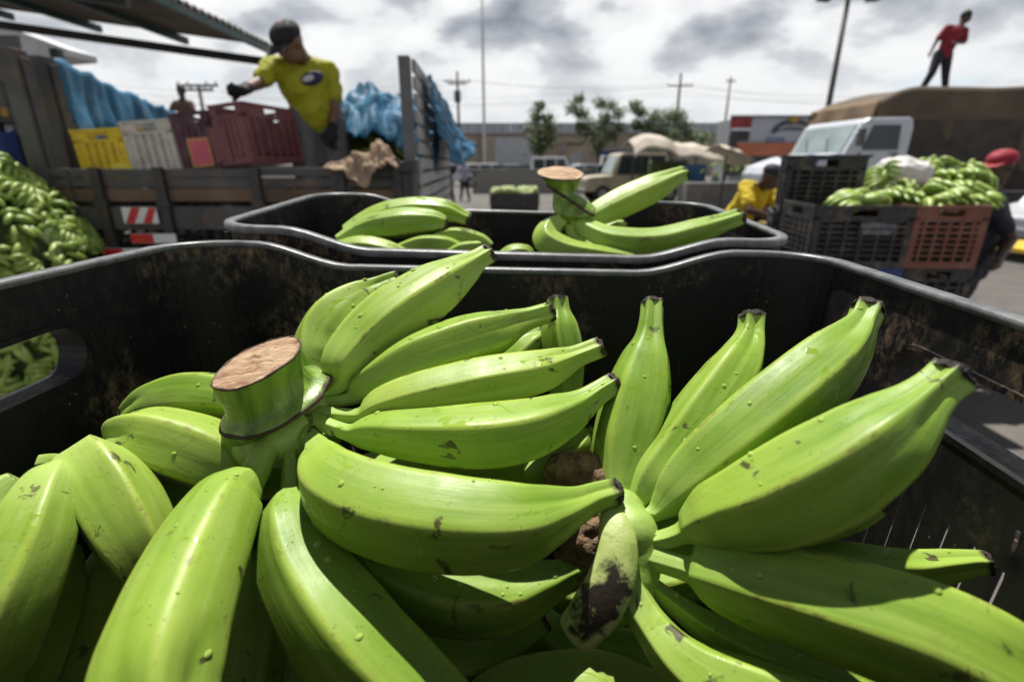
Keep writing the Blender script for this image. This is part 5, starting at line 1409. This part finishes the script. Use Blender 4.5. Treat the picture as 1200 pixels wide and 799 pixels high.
def canv(u, v):
    # u along the truck, v from the near lower hem up, over and down behind
    x = cx0 + .15 + 13.5*u
    w = 2.9; ztop = W(600, 113, 14.2).z; z0 = 1.15; hh = ztop - z0
    tot = hh*2 + w; s = v*tot; rd_ = .35
    fr = .0 if u > .06 else (.06-u)/.06
    if s < hh: y, z = 12.45, z0 + s
    elif s < hh + w: y, z = 12.45 + (s-hh), ztop
    else: y, z = 12.45 + w, ztop - (s-hh-w)
    cen = 12.45 + w/2
    if z > ztop - .3: k = (z-(ztop-.3))/.3; y = cen + (y-cen)*(1-.03*k)
    z = z0 + (z-z0)*(1 - .16*fr**1.5)
    fold = .05*nz(x*1.1, s*.5) + .03*math.sin(x*2.8 + .6*nz(x, s))*(1 if s < hh else .3)
    return Vector((x, y - fold*(1 if s < hh+.5*w else -1), z + .04*nz(x*.8, s*.9, 5)))
o = cloth('canvas_cover', canv, 120, 50, BROWNT, truck, .02); o.location = -truck.location
def canvf(u, v):
    w = 2.75; ztop = W(600, 113, 14.2).z; z0 = 1.3
    y = 12.50 + w*u; z = z0 + (ztop-z0)*v*.86
    return Vector((cx0 + .12 - .25*v*0 + .10*nz(y*1.5, z) - .18*math.sin(math.pi*u)*.5 + .25*max(0, v-.8), y, z))
o = cloth('front_flap', canvf, 30, 20, M('brown_canvas_sunlit', (.22, .15, .09), .85, .4, 1.2, .5, 14), truck, .02); o.location = -truck.location  # lighter copy of the canvas: sunlight put into its colour

# ================================================================== mid-distance vehicles
def pickup(name, label, cat, loc, rot, paint, L=4.2, H=1.72, hood=True, kind='truck', scale=1.0):
    r = empty(name, loc, (0, 0, rot)); tag(r, label, cat); Wd = 1.7
    if kind == 'truck':      # boxy off-roader: bonnet left, cab, load bed
        pr = [(-L/2, .45), (-L/2, .98), (-L/2+.12, 1.05), (-L/2+1.15, 1.12), (L/2, 1.08), (L/2, .45)]
        gh_ = [(-L/2+1.10, 1.10), (-L/2+1.45, H-.06), (-L/2+1.6, H), (L/2-1.0, H), (L/2-.9, H-.08), (L/2-.8, 1.08)]
    else:
        pr = [(-L/2, .40), (-L/2, .75), (-L/2+.9, .92), (L/2-.1, .95), (L/2, .75), (L/2, .40)]
        gh_ = [(-L/2+.85, .90), (-L/2+1.5, H-.05), (-L/2+1.8, H), (L/2-1.0, H-.02), (L/2-.3, .93)]
    m = MB(); m.prism(pr, 'y', -Wd/2, Wd/2); m.build('body', paint, r, False, .05)
    m = MB(); m.prism(gh_, 'y', -Wd/2+.08, Wd/2-.08); m.build('cabin', paint, r, False, .04)
    xs0, xs1 = gh_[0][0]+.25, gh_[-1][0]-.18; n = 3; zz0 = gh_[0][1]+.06; zz1 = H-.12
    for s in (-1, 1):
        for k in range(n):
            a = xs0 + (xs1-xs0)*k/n; b = xs0 + (xs1-xs0)*(k+1)/n - .08
            m = MB(); m.prism([(a, zz0), (a+(.18 if k == 0 else 0), zz1), (b, zz1), (b, zz0)], 'y', s*(Wd/2-.085), s*(Wd/2-.065)); m.build('side_window', GLASS, r)
    f0, f1 = Vector((gh_[0][0], 0, gh_[0][1])), Vector((gh_[1][0], 0, gh_[1][1])); dd = f1-f0; nn = Vector((-dd.z, 0, dd.x)).normalized()
    m = MB(); a, b = f0+dd*.12, f0+dd*.92; m.prism([(a.x+nn.x*.01, a.z+nn.z*.01), (b.x+nn.x*.01, b.z+nn.z*.01), (b.x+nn.x*.03, b.z+nn.z*.03), (a.x+nn.x*.03, a.z+nn.z*.03)], 'y', -Wd/2+.2, Wd/2-.2); m.build('windscreen', GLASSL, r)
    for sx in (-L/2+.75, L/2-.75):
        for sy in (-1, 1):
            m = MB(); m.tube([(sx, sy*(Wd/2-.18), .36), (sx, sy*(Wd/2-.15), .36), (sx, sy*(Wd/2+.0), .36), (sx, sy*(Wd/2+.03), .36)], [.33, .36, .36, .33], 22); w = m.build('wheel', RUBBER, r)
            m = MB(); m.tube([(sx, sy*(Wd/2+.025), .36), (sx, sy*(Wd/2+.04), .36)], .2, 16); m.build('hub_cap', GREYM, w)
    for sy in (-1, 1):
        m = MB(); m.tube([(-L/2-.03, sy*.62, .80 if kind == 'truck' else .66), (-L/2+.03, sy*.62, .80 if kind == 'truck' else .66)], .09, 14); m.build('headlight', GLASSL, r)
    m = MB(); m.bb(-L/2-.08, -Wd/2+.02, .42, -L/2, Wd/2-.02, .56); m.build('bumper', GREYM, r, False, .01)
    m = MB(); m.bb(L/2, -Wd/2+.02, .42, L/2+.08, Wd/2-.02, .56); m.build('bumper', GREYM, r, False, .01)
    r.scale = (scale,)*3
    return r
BEIGEP = M('beige_paint', (.42, .37, .26), .5, .2, 2, dirt=(.22, .16, .10))
g_ = WZ(735, 237, 0)
pickup('pickup_truck', 'old beige off-road pickup facing left in the middle of the yard', 'pickup', (g_.x+.2, g_.y+.6, 0), R(8), BEIGEP, 4.5, 2.02)
SILV = M('silver_paint', (.45, .46, .48), .35, .12, 2); WHC = M('white_car_paint', (.68, .69, .70), .3, .08, 2)
def onyard(px, y): return (W(px, 190, y).x, y, 0)
pickup('car', 'white car parked left of the thin tall pole', 'car', onyard(574, 38), R(180), WHC, 4.1, 1.6, kind='car')
pickup('pickup_truck', 'white pickup with dark windows behind the low wall', 'pickup', onyard(648, 36), R(175), WHC, 4.6, 1.98)
pickup('car', 'silver car just right of the white pickup, half behind the cut stalk', 'car', onyard(684, 37), R(10), SILV, 4.2, 1.55, kind='car')
pickup('car', 'white car at the far left of the yard, by the slatted gate', 'car', onyard(540, 40), R(0), WHC, 4.1, 1.6, kind='car')
pickup('car', 'silver grey car at the right edge behind the man with the red cap', 'car', (W(1330, 190, 9.4).x, 9.4, 0), R(14), SILV, 4.3, 1.62, kind='car')
pickup('car', 'dark grey car between the white car and the white pickup', 'car', onyard(612, 41), R(185), M('dark_car_paint', (.06,.065,.07), .3, .2), 4.2, 1.5, kind='car')
pickup('van', 'white van parked against the warehouse, right of the airy tree', 'van', onyard(722, 55), R(178), WHC, 4.8, 2.3)
pickup('car', 'silver car parked in front of the roller shutter', 'car', onyard(596, 60), R(2), SILV, 4.2, 1.5, kind='car')
# low blockwork wall
wr = empty('low_wall', onyard(612, 30)); tag(wr, 'low grey blockwork wall across the yard', 'wall')
xl, xr_ = W(553, 190, 30).x - wr.location.x, W(690, 190, 30).x - wr.location.x; zc0 = zat(199, 30)
bm_ = MB(); bm_.bb(0, -.1, 0, .58, .1, .28); proto = bm_.build('block', CONC, wr, False, .012)
nb = int((xr_-xl)/.6); first = True
for rrow in range(4):
    for k in range(nb):
        o = proto if first else bpy.data.objects.new('block', proto.data)
        if not first:
            COL.objects.link(o); o.parent = wr
        first = False
        o.location = (xl + k*.6 + (rrow % 2)*.3, rng.uniform(-.01, .01), rrow*.30)
m = MB(); m.bb(xl-.1, -.14, 1.2, xr_+.3, .14, max(1.3, zc0)); m.build('coping', CONC, wr, False, .015)
m = MB(); m.bb(xl, -.05, .0, xr_, .05, 1.2); m.build('mortar', M('mortar_grey', (.14,.135,.13), .9), wr)
# crate of green fruit standing in the yard
fc = empty('fruit_box', onyard(603, 15)); zt4 = zat(226, 15); tag(fc, 'dark box heaped with pale green fruit, beyond the back crate', 'box')
x0, x1 = W(574, 190, 15).x - fc.location.x, W(632, 190, 15).x - fc.location.x
for (a, b, c_, d_) in ((x0, -.45, x1, -.42), (x0, .42, x1, .45), (x0, -.42, x0+.03, .42), (x1-.03, -.42, x1, .42)):
    m = MB(); m.bb(a, b, zt4-.35, c_, d_, zt4); m.build('side_panel', BLK2, fc)
m = MB(); m.bb(x0+.03, -.42, zt4-.35, x1-.03, .42, zt4-.05); m.build('liner', WOODB, fc)
fr = MB(); fr.ball((0, 0, 0), .075, 10, 7); me0 = None
for i in range(60):
    gx_, gy_ = i % 12, i // 12
    loc = (fc.location.x + x0+.1 + gx_*(x1-x0-.2)/11 + rng.uniform(-.02, .02), 15 - .34 + gy_*.16 + rng.uniform(-.02, .02), zt4 + rng.uniform(-.01, .11))
    if me0 is None: o = fr.build('green_fruit', M('pale_green_fruit', (.42, .50, .20), .5, .2), None, True); me0 = o.data
    else: o = bpy.data.objects.new('green_fruit', me0); COL.objects.link(o)
    o.location = loc; tag(o, 'round pale green fruit in the dark box in the yard', 'fruit', 'fruit in the dark box')
for (zz) in range(3):
    m = MB(); m.bb(fc.location.x+x0+.02, 14.6, max(.002, zt4-.352-.34*(zz+1)), fc.location.x+x1-.02, 15.4, zt4-.352-.34*zz-.004)
    if zt4-.352-.34*zz > .1:
        o = m.build('crate', BLK2, None, False, .015); tag(o, 'dark crate under the box of green fruit, %s' % ('upper', 'middle', 'lower')[zz], 'crate')

# ================================================================== stalls under pale canvas
tent = empty('market_stall', onyard(800, 21)); tag(tent, 'market stall roofed with sagging pale canvas, right of the beige pickup', 'stall')
def tentf(u, v):
    px = 738 + 118*u; z = zat(176, 20) + (.34*math.sin(math.pi*min(1, u*2.4)) if u < .42 else 0) - .50*max(0, u-.62)/.38*.6 + .10*nz(u*6, v*3)
    return Vector((W(px, 190, 20).x, 19.2 + 2.6*v, z + .25*math.sin(math.pi*v) - .28*(max(0, .15-v)/.15)))
t_ = cloth('canvas_roof', tentf, 60, 20, BEIGET, tent, .02); t_.location = -tent.location
def tentg(u, v):
    px = 845 + 42*u; return Vector((W(px, 190, 17).x, 16.6 + 2.0*v, zat(176+22*u*u, 17) + .15*math.sin(math.pi*v) + .05*nz(u*5, v*4)))
t_ = cloth('canvas_roof', tentg, 30, 14, BEIGET, tent, .02); t_.location = -tent.location
for (px, yy) in ((742, 19.4), (800, 19.4), (852, 19.4), (752, 21.6), (852, 21.6), (882, 16.8), (850, 16.8)):
    xx = W(px, 190, yy).x; m = MB(); m.tube([(xx, yy, 0), (xx, yy, zat(184, yy)+.02)], .035, 8); o = m.build('pole', DARKM, tent); o.location = -tent.location
m = MB(); m.bb(W(806,190,18.5).x, 18.3, .0, W(880,190,18.5).x, 19.3, zat(214, 18.5)); o = m.build('counter', CONC, tent, False, .02); o.location = -tent.location
m = MB(); m.bb(W(806,190,18.9).x, 19.25, zat(214, 18.5), W(833,190,18.9).x, 19.3, zat(193, 18.9)); o = m.build('blue_drape', M('blue_drape', (.03,.10,.20), .7, .3, 2), tent); o.location = -tent.location
m = MB(); m.bb(W(762,190,21.5).x, 21.3, .9, W(806,190,21.5).x, 21.9, zat(189, 21.5)); o = m.build('produce_bank', LEAF, tent, False, .1); o.location = -tent.location
hp_ = W(856, 205, 18.8)
heap((hp_.x, 18.9, 1.15), (1.0, .4, .55), 26, HMB, 'green banana hand on the far stall under the pale canvas', 'bananas on the far stall', 31, zmin=.9, sc=.6, face=(0, -1, .3))

# ================================================================== warehouse and shop behind
BEI = M('beige_render', (.36, .30, .24), .9, .2, .6, .2, dirt=(.2, .16, .12)); ROOFG = M('grey_roof_sheet', (.34, .36, .40), .6, .15, .5)
YW = 72.0
wx0, wx1 = W(498, 190, YW).x, W(852, 190, YW).x; zr = zat(143, YW); zw = zat(157, YW)
wh = empty('warehouse', ((wx0+wx1)/2, YW, 0)); tag(wh, 'long low warehouse with a grey sheet roof and beige walls', 'warehouse'); woff = -wh.location
def wb_(m, n, mt, bev=0): o = m.build(n, mt, wh, False, bev); o.location = woff; return o
m = MB(); m.bb(wx0, YW, 0, wx1, YW+25, zw+.3); wb_(m, 'wall', BEI)
npan = 38; 
for k in range(npan):
    a = wx0-.5 + (wx1-wx0+1)*k/npan; b = wx0-.5 + (wx1-wx0+1)*(k+1)/npan - .06
    m = MB(); m.prism([(YW-.6, zw), (YW-.5, zr-.15), (YW+12, zr+.8), (YW+12, zr+.5), (YW-.3, zw)], 'x', a, b); wb_(m, 'roof_panel', ROOFG)
def whr(px0, px1, p0, p1, nme, mt, t=.08):
    a = W(px0, p0, YW); b = W(px1, p1, YW); m = MB(); m.bb(a.x, YW-t, max(0, b.z), b.x, YW-.003, a.z); return wb_(m, nme, mt)
whr(580, 624, 161, 206, 'roller_shutter', M('pale_shutter', (.42, .44, .47), .6, .1, 1))
for k in range(9):
    z = .6 + k*.52; a = W(580.5, 170, YW).x; b = W(623.5, 170, YW).x; m = MB(); m.bb(a, YW-.13, z, b, YW-.085, z+.06); wb_(m, 'shutter_rib', GREYM)
whr(505, 540, 162, 206, 'roller_shutter', M('pale_shutter2', (.50, .52, .54), .6, .1, 1))
for px in (560, 655, 748, 800): whr(px, px+3, 150, 206, 'pier', CONC, .3)
whr(664, 684, 167, 171, 'sign_board', M('olive_sign', (.12, .12, .06), .8)); whr(668, 680, 180, 196, 'door', M('grey_door', (.36, .38, .40), .7)); whr(700, 745, 177, 183, 'awning', BLUEC, .8)
whr(752, 790, 156, 164, 'sign_board', NAVY, .3); whr(755, 790, 172, 190, 'window', GLASS)
# shop
YS = 46.0
sx0, sx1 = W(856, 190, YS).x, W(1085, 190, YS).x
shop = empty('shop', ((sx0+sx1)/2, YS, 0)); tag(shop, 'shop with a pale fascia, an arched dark sign and an orange band', 'shop'); so_ = -shop.location
def sb(px0, px1, p0, p1, nme, mt, y1=YS, t=.1, parent=None):
    a = W(px0, p0, YS); b = W(px1, p1, YS); m = MB(); m.bb(a.x, y1-t, max(0, b.z), b.x, y1, a.z); o = m.build(nme, mt, parent or shop)
    if parent is None: o.location = so_
    return o
m = MB(); m.bb(sx0, YS+.01, 0, sx1, YS+4, zat(139, YS)); o = m.build('wall', M('pale_wall', (.40, .41, .43), .8, .1, .5), shop); o.location = so_
sb(856, 1085, 137, 166, 'fascia', M('pale_fascia_paint', (.42, .44, .50), .6, .1, .4))
sb(856, 1085, 135.5, 137.5, 'coping', GREYM, t=.4)
sb(852, 1085, 168, 183, 'orange_band', M('terracotta_paint', (.52, .17, .09), .7, .2, .6), t=.5)
sb(852, 1085, 183.5, 206, 'shopfront', M('dark_shopfront', (.02, .035, .04), .3, .3), t=.2)
sb(856, 879, 138, 150, 'red_sign', M('red_sign_board', (.30, .03, .035), .6, .5, 1.5), y1=YS-.12); sb(857, 876, 154, 165, 'dark_sign', M('dark_sign_board', (.03, .03, .035), .6, .3), y1=YS-.12)
sb(856, 879, 150.5, 153.5, 'white_strip', WHITEP, y1=YS-.12)
sb(898, 918, 161, 167, 'blue_print', M('slate_print', (.18, .22, .32), .6), y1=YS-.12)
a = W(903, 156, YS); b = W(951, 156, YS); cxa = (a.x+b.x)/2; rw = (b.x-a.x)/2; hh = zat(140, YS)-a.z; po = []; 
for k in range(17): th = math.pi*k/16; po.append((cxa+rw*math.cos(th), a.z+hh*math.sin(th)))
for k in range(16, -1, -1): th = math.pi*k/16; po.append((cxa+rw*.86*math.cos(th), a.z-.08+hh*.30*math.sin(th)))
V = [(x, YS-.20, z) for x, z in po] + [(x, YS-.12, z) for x, z in po]; n = len(po); F = [(i, n-2-i+1, n-2-i, i+1) for i in range(16)]; F = [(i, i+1, n-2-i, n-1-i) for i in range(16)]; F += [(i, n+i, n+(i+1) % n, (i+1) % n) for i in range(n)]
o = mesh_obj('arched_sign', V, F, M('arch_sign_dark', (.06, .065, .08), .6, .2), shop); o.location = so_
m = MB(); m.ball((cxa, YS-.22, a.z+hh*1.02), (.42, .05, .28), 14, 8); o = m.build('sun_emblem', M('ochre_print', (.50, .30, .04), .6, .2), shop, True); o.location = so_
m = MB()
for k in range(11):
    th = math.pi*(.78 - .056*k); x = cxa + rw*.78*math.cos(th); z = a.z + hh*.52*math.sin(th)
    m.bb(x-.10, YS-.225, z-.14, x+.10, YS-.201, z+.14 - (.05 if k % 3 == 1 else 0))
o = m.build('sign_lettering', M('pale_lettering', (.30, .32, .36), .6), shop); o.location = so_
for px in (852, 943): sb(px, px+3, 158, 200, 'column', DARKM, y1=YS-.6, t=.25)

# ================================================================== poles and wires
def pole(px, y, pytop, rad, label, mat, arms=(), name='utility_pole', cat='pole', trafo=None):
    b = W(px, 190, y); zt_ = zat(pytop, y)
    r = empty(name, (b.x, y, 0)); tag(r, label, cat)
    m = MB(); m.tube([(0, 0, 0), (0, 0, zt_*.5), (0, 0, zt_)], [rad*1.3, rad*1.1, rad*.8], 12); m.build('shaft', mat, r, True)
    for (pa, half) in arms:
        z = zat(pa, y); m = MB(); m.bb(-half, -.06-rad, z-.06, half, -rad, z+.06); c_ = m.build('crossarm', mat, r)
        for s in (-.9, -.45, .45, .9): m = MB(); m.tube([(s*half, -.03-rad, z+.06), (s*half, -.03-rad, z+.22)], [.05, .03], 8); m.build('insulator', GREYM, c_)
    if trafo:
        z0, z1 = zat(trafo[1], y), zat(trafo[0], y); m = MB(); m.tube([(0, -.45, z0), (0, -.45, z0+.1), (0, -.45, z1-.1), (0, -.45, z1)], [.26, .32, .32, .24], 16); t0 = m.build('transformer', M('transformer_grey', (.09, .09, .10), .6), r)
        m = MB(); m.bb(-.05, -.3, (z0+z1)/2-.05, .05, -.0, (z0+z1)/2+.05); m.build('bracket', DARKM, t0)
    return r
CONP = M('pole_concrete', (.20, .19, .18), .85, .2, 2); WOODP = M('pole_grey', (.13, .125, .12), .8, .3, 2)
pole(539, 55, 84, .13, 'utility pole with a grey transformer and crossarm, left of the tall thin pole', WOODP, ((96, 1.3), (99, .9)), trafo=(107, 121))
pole(788, 58, 86, .15, 'utility pole with a plain crossarm above the bushy tree', WOODP, ((101, 1.3),))
pole(844, 62, 90, .12, 'thin pale utility pole to the left of the shop', CONP, ((96, .5),))
pole(249, 30, 99, .10, 'utility pole with a crossarm seen above the purple crate', WOODP, ((101, 1.1), (106, .8)))
pole(568, 42, -30, .085, 'very tall thin pale lighting mast in the middle of the yard', M('pale_mast', (.42, .43, .44), .6, .1), name='lighting_mast')
b_ = W(968, 140, 24); r = empty('street_lamp', (b_.x, 24, 0)); tag(r, 'tall dark street lamp rising behind the white cab', 'street lamp')
zl = zat(-1, 24); m = MB(); m.tube([(0, 0, 0), (0, 0, zl*.5), (0, 0, zl)], [.13, .115, .09], 12); m.build('shaft', M('lamp_steel', (.10, .09, .08), .7, .2), r, True)
m = MB(); m.bb(-1.15, -.04, zl, 1.15, .04, zl+.07); m.build('arm', DARKM, r)
for s in (-1, 1): m = MB(); m.prism([(s*.75, zl-.10), (s*1.25, zl-.06), (s*1.25, zl-.002), (s*.75, zl-.002)], 'y', -.14, .14); m.build('lamp_head', DARKM, r)
def wire(a, b, sag, label):
    a, b = Vector(a), Vector(b); m = MB(); m.tube([a.lerp(b, t/24) - Vector((0, 0, sag*4*(t/24)*(1-t/24))) for t in range(25)], .012, 5); o = m.build('power_cable', DARKM); tag(o, label, 'cable')
pA = Vector((W(539, 190, 55).x, 55, zat(96, 55))); pB = Vector((W(788, 190, 58).x, 58, zat(101, 58))); pC = Vector((W(844, 190, 62).x, 62, zat(96, 62)))
wire(pA+Vector((-1, 0, .2)), pB+Vector((-1, 0, .2)), .5, 'left-hand power cable between the transformer pole and the plain pole')
wire(pA+Vector((1, 0, .2)), pB+Vector((1, 0, .2)), .7, 'lower power cable between the transformer pole and the plain pole')
wire(pB+Vector((1, 0, .2)), (55, 66, zat(118, 62)+1), 1.2, 'power cable running right from the plain pole to beyond the shop')
wire(pA+Vector((-1, 0, .2)), (W(100, 190, 40).x, 40, zat(96, 40)), .9, 'power cable running left from the transformer pole over the lorry')

for i, (zz, sg) in enumerate(((102, .9), (107, 1.3), (112, .8))):
    wire((-60, 62, zat(zz-6, 62)), (pB.x, pB.y, zat(zz, 58)), sg+.6, ('upper', 'middle', 'lower')[i] + ' thin cable crossing the sky from the far left to the plain pole')
    wire((pB.x, pB.y, zat(zz, 58)), (70, 64, zat(zz+6, 64)), sg, ('upper', 'middle', 'lower')[i] + ' thin cable leaving the plain pole towards the far right')
# ================================================================== trees
def leaf_cloud(rr, centers, n, size):
    V = []; F = []
    for i in range(n):
        c, rad = rr.choice(centers)
        v = Vector((rr.gauss(0, 1), rr.gauss(0, 1), rr.gauss(0, 1))) * rad * .62
        p = c + Vector((v.x, v.y, v.z*.8)); a = Vector((rr.gauss(0,1), rr.gauss(0,1), rr.gauss(0,1))).normalized(); b = a.orthogonal().normalized(); s = size*rr.uniform(.6, 1.3)
        k = len(V); V += [p - a*s, p + b*s*.5, p + a*s, p - b*s*.5]; F.append((k, k+1, k+2, k+3))
    return V, F
def tree(px, y, label, clumps, seed, n=1500, tr=.14, leafm=LEAF, leaning=0.0, size=.13):
    rr = random.Random(seed); b = W(px, 190, y); r = empty('tree', (b.x, y, 0)); tag(r, label, 'tree')
    cs = []
    for (cx_, cy_, cr) in clumps:
        w = W(cx_, cy_, y); cs.append((Vector((w.x-b.x, rr.uniform(-.8, .8), w.z)), cr*y*.95/600))
    lo = min(c[0].z for c in cs); fork = lo*.75
    m = MB(); m.tube([(0, 0, 0), (.05, 0, fork*.5), (0, 0, fork)], [tr*1.3, tr, tr*.8], 10)
    m.build('trunk', BARK, r, True)
    for (c, cr) in cs:
        m = MB(); mid = Vector((c.x*.45, c.y*.5, fork + (c.z-fork)*.55)); m.tube([(0, 0, fork*.95), mid, c, c + Vector((rr.uniform(-.2, .2), 0, cr*.9))], [tr*.55, tr*.35, tr*.18, tr*.06], 6); m.build('branch', BARK, r, True)
    V, F = leaf_cloud(rr, cs, int(n*1.7), size); mesh_obj('crown', V, F, leafm, r)
    V, F = leaf_cloud(rr, cs, n//3, size*.9); mesh_obj('crown', V, F, LEAF2, r)
    return r
tree(633, 46, 'slim sparse tree in front of the pale shutter', [(632,125,5),(628,137,7),(641,140,7),(624,150,8),(637,154,9),(646,150,6),(628,165,8),(637,170,10),(644,163,8),(630,174,8)], 41, 1300)
tree(700, 46, 'airy tree with several separate leafy tufts, middle of the yard', [(678,116,5),(671,128,7),(681,134,7),(703,122,6),(716,124,7),(692,145,10),(706,150,9),(722,134,7),(690,158,11),(701,168,12),(716,160,9),(710,140,6),(724,150,7),(680,150,6)], 42, 1900)
tree(777, 44, 'bushy tree with a drooping right side, beside the plain utility pole', [(742,126,6),(752,132,5),(764,138,8),(775,148,11),(786,138,9),(796,136,8),(800,146,8),(768,158,12),(784,164,13),(795,168,12),(808,158,7),(774,172,12),(760,148,7),(748,146,6)], 43, 2300)
tree(815, 52, 'low wide bush right of the bushy tree', [(808,168,8),(818,162,8),(828,160,6),(800,174,9),(815,174,9)], 44, 900)
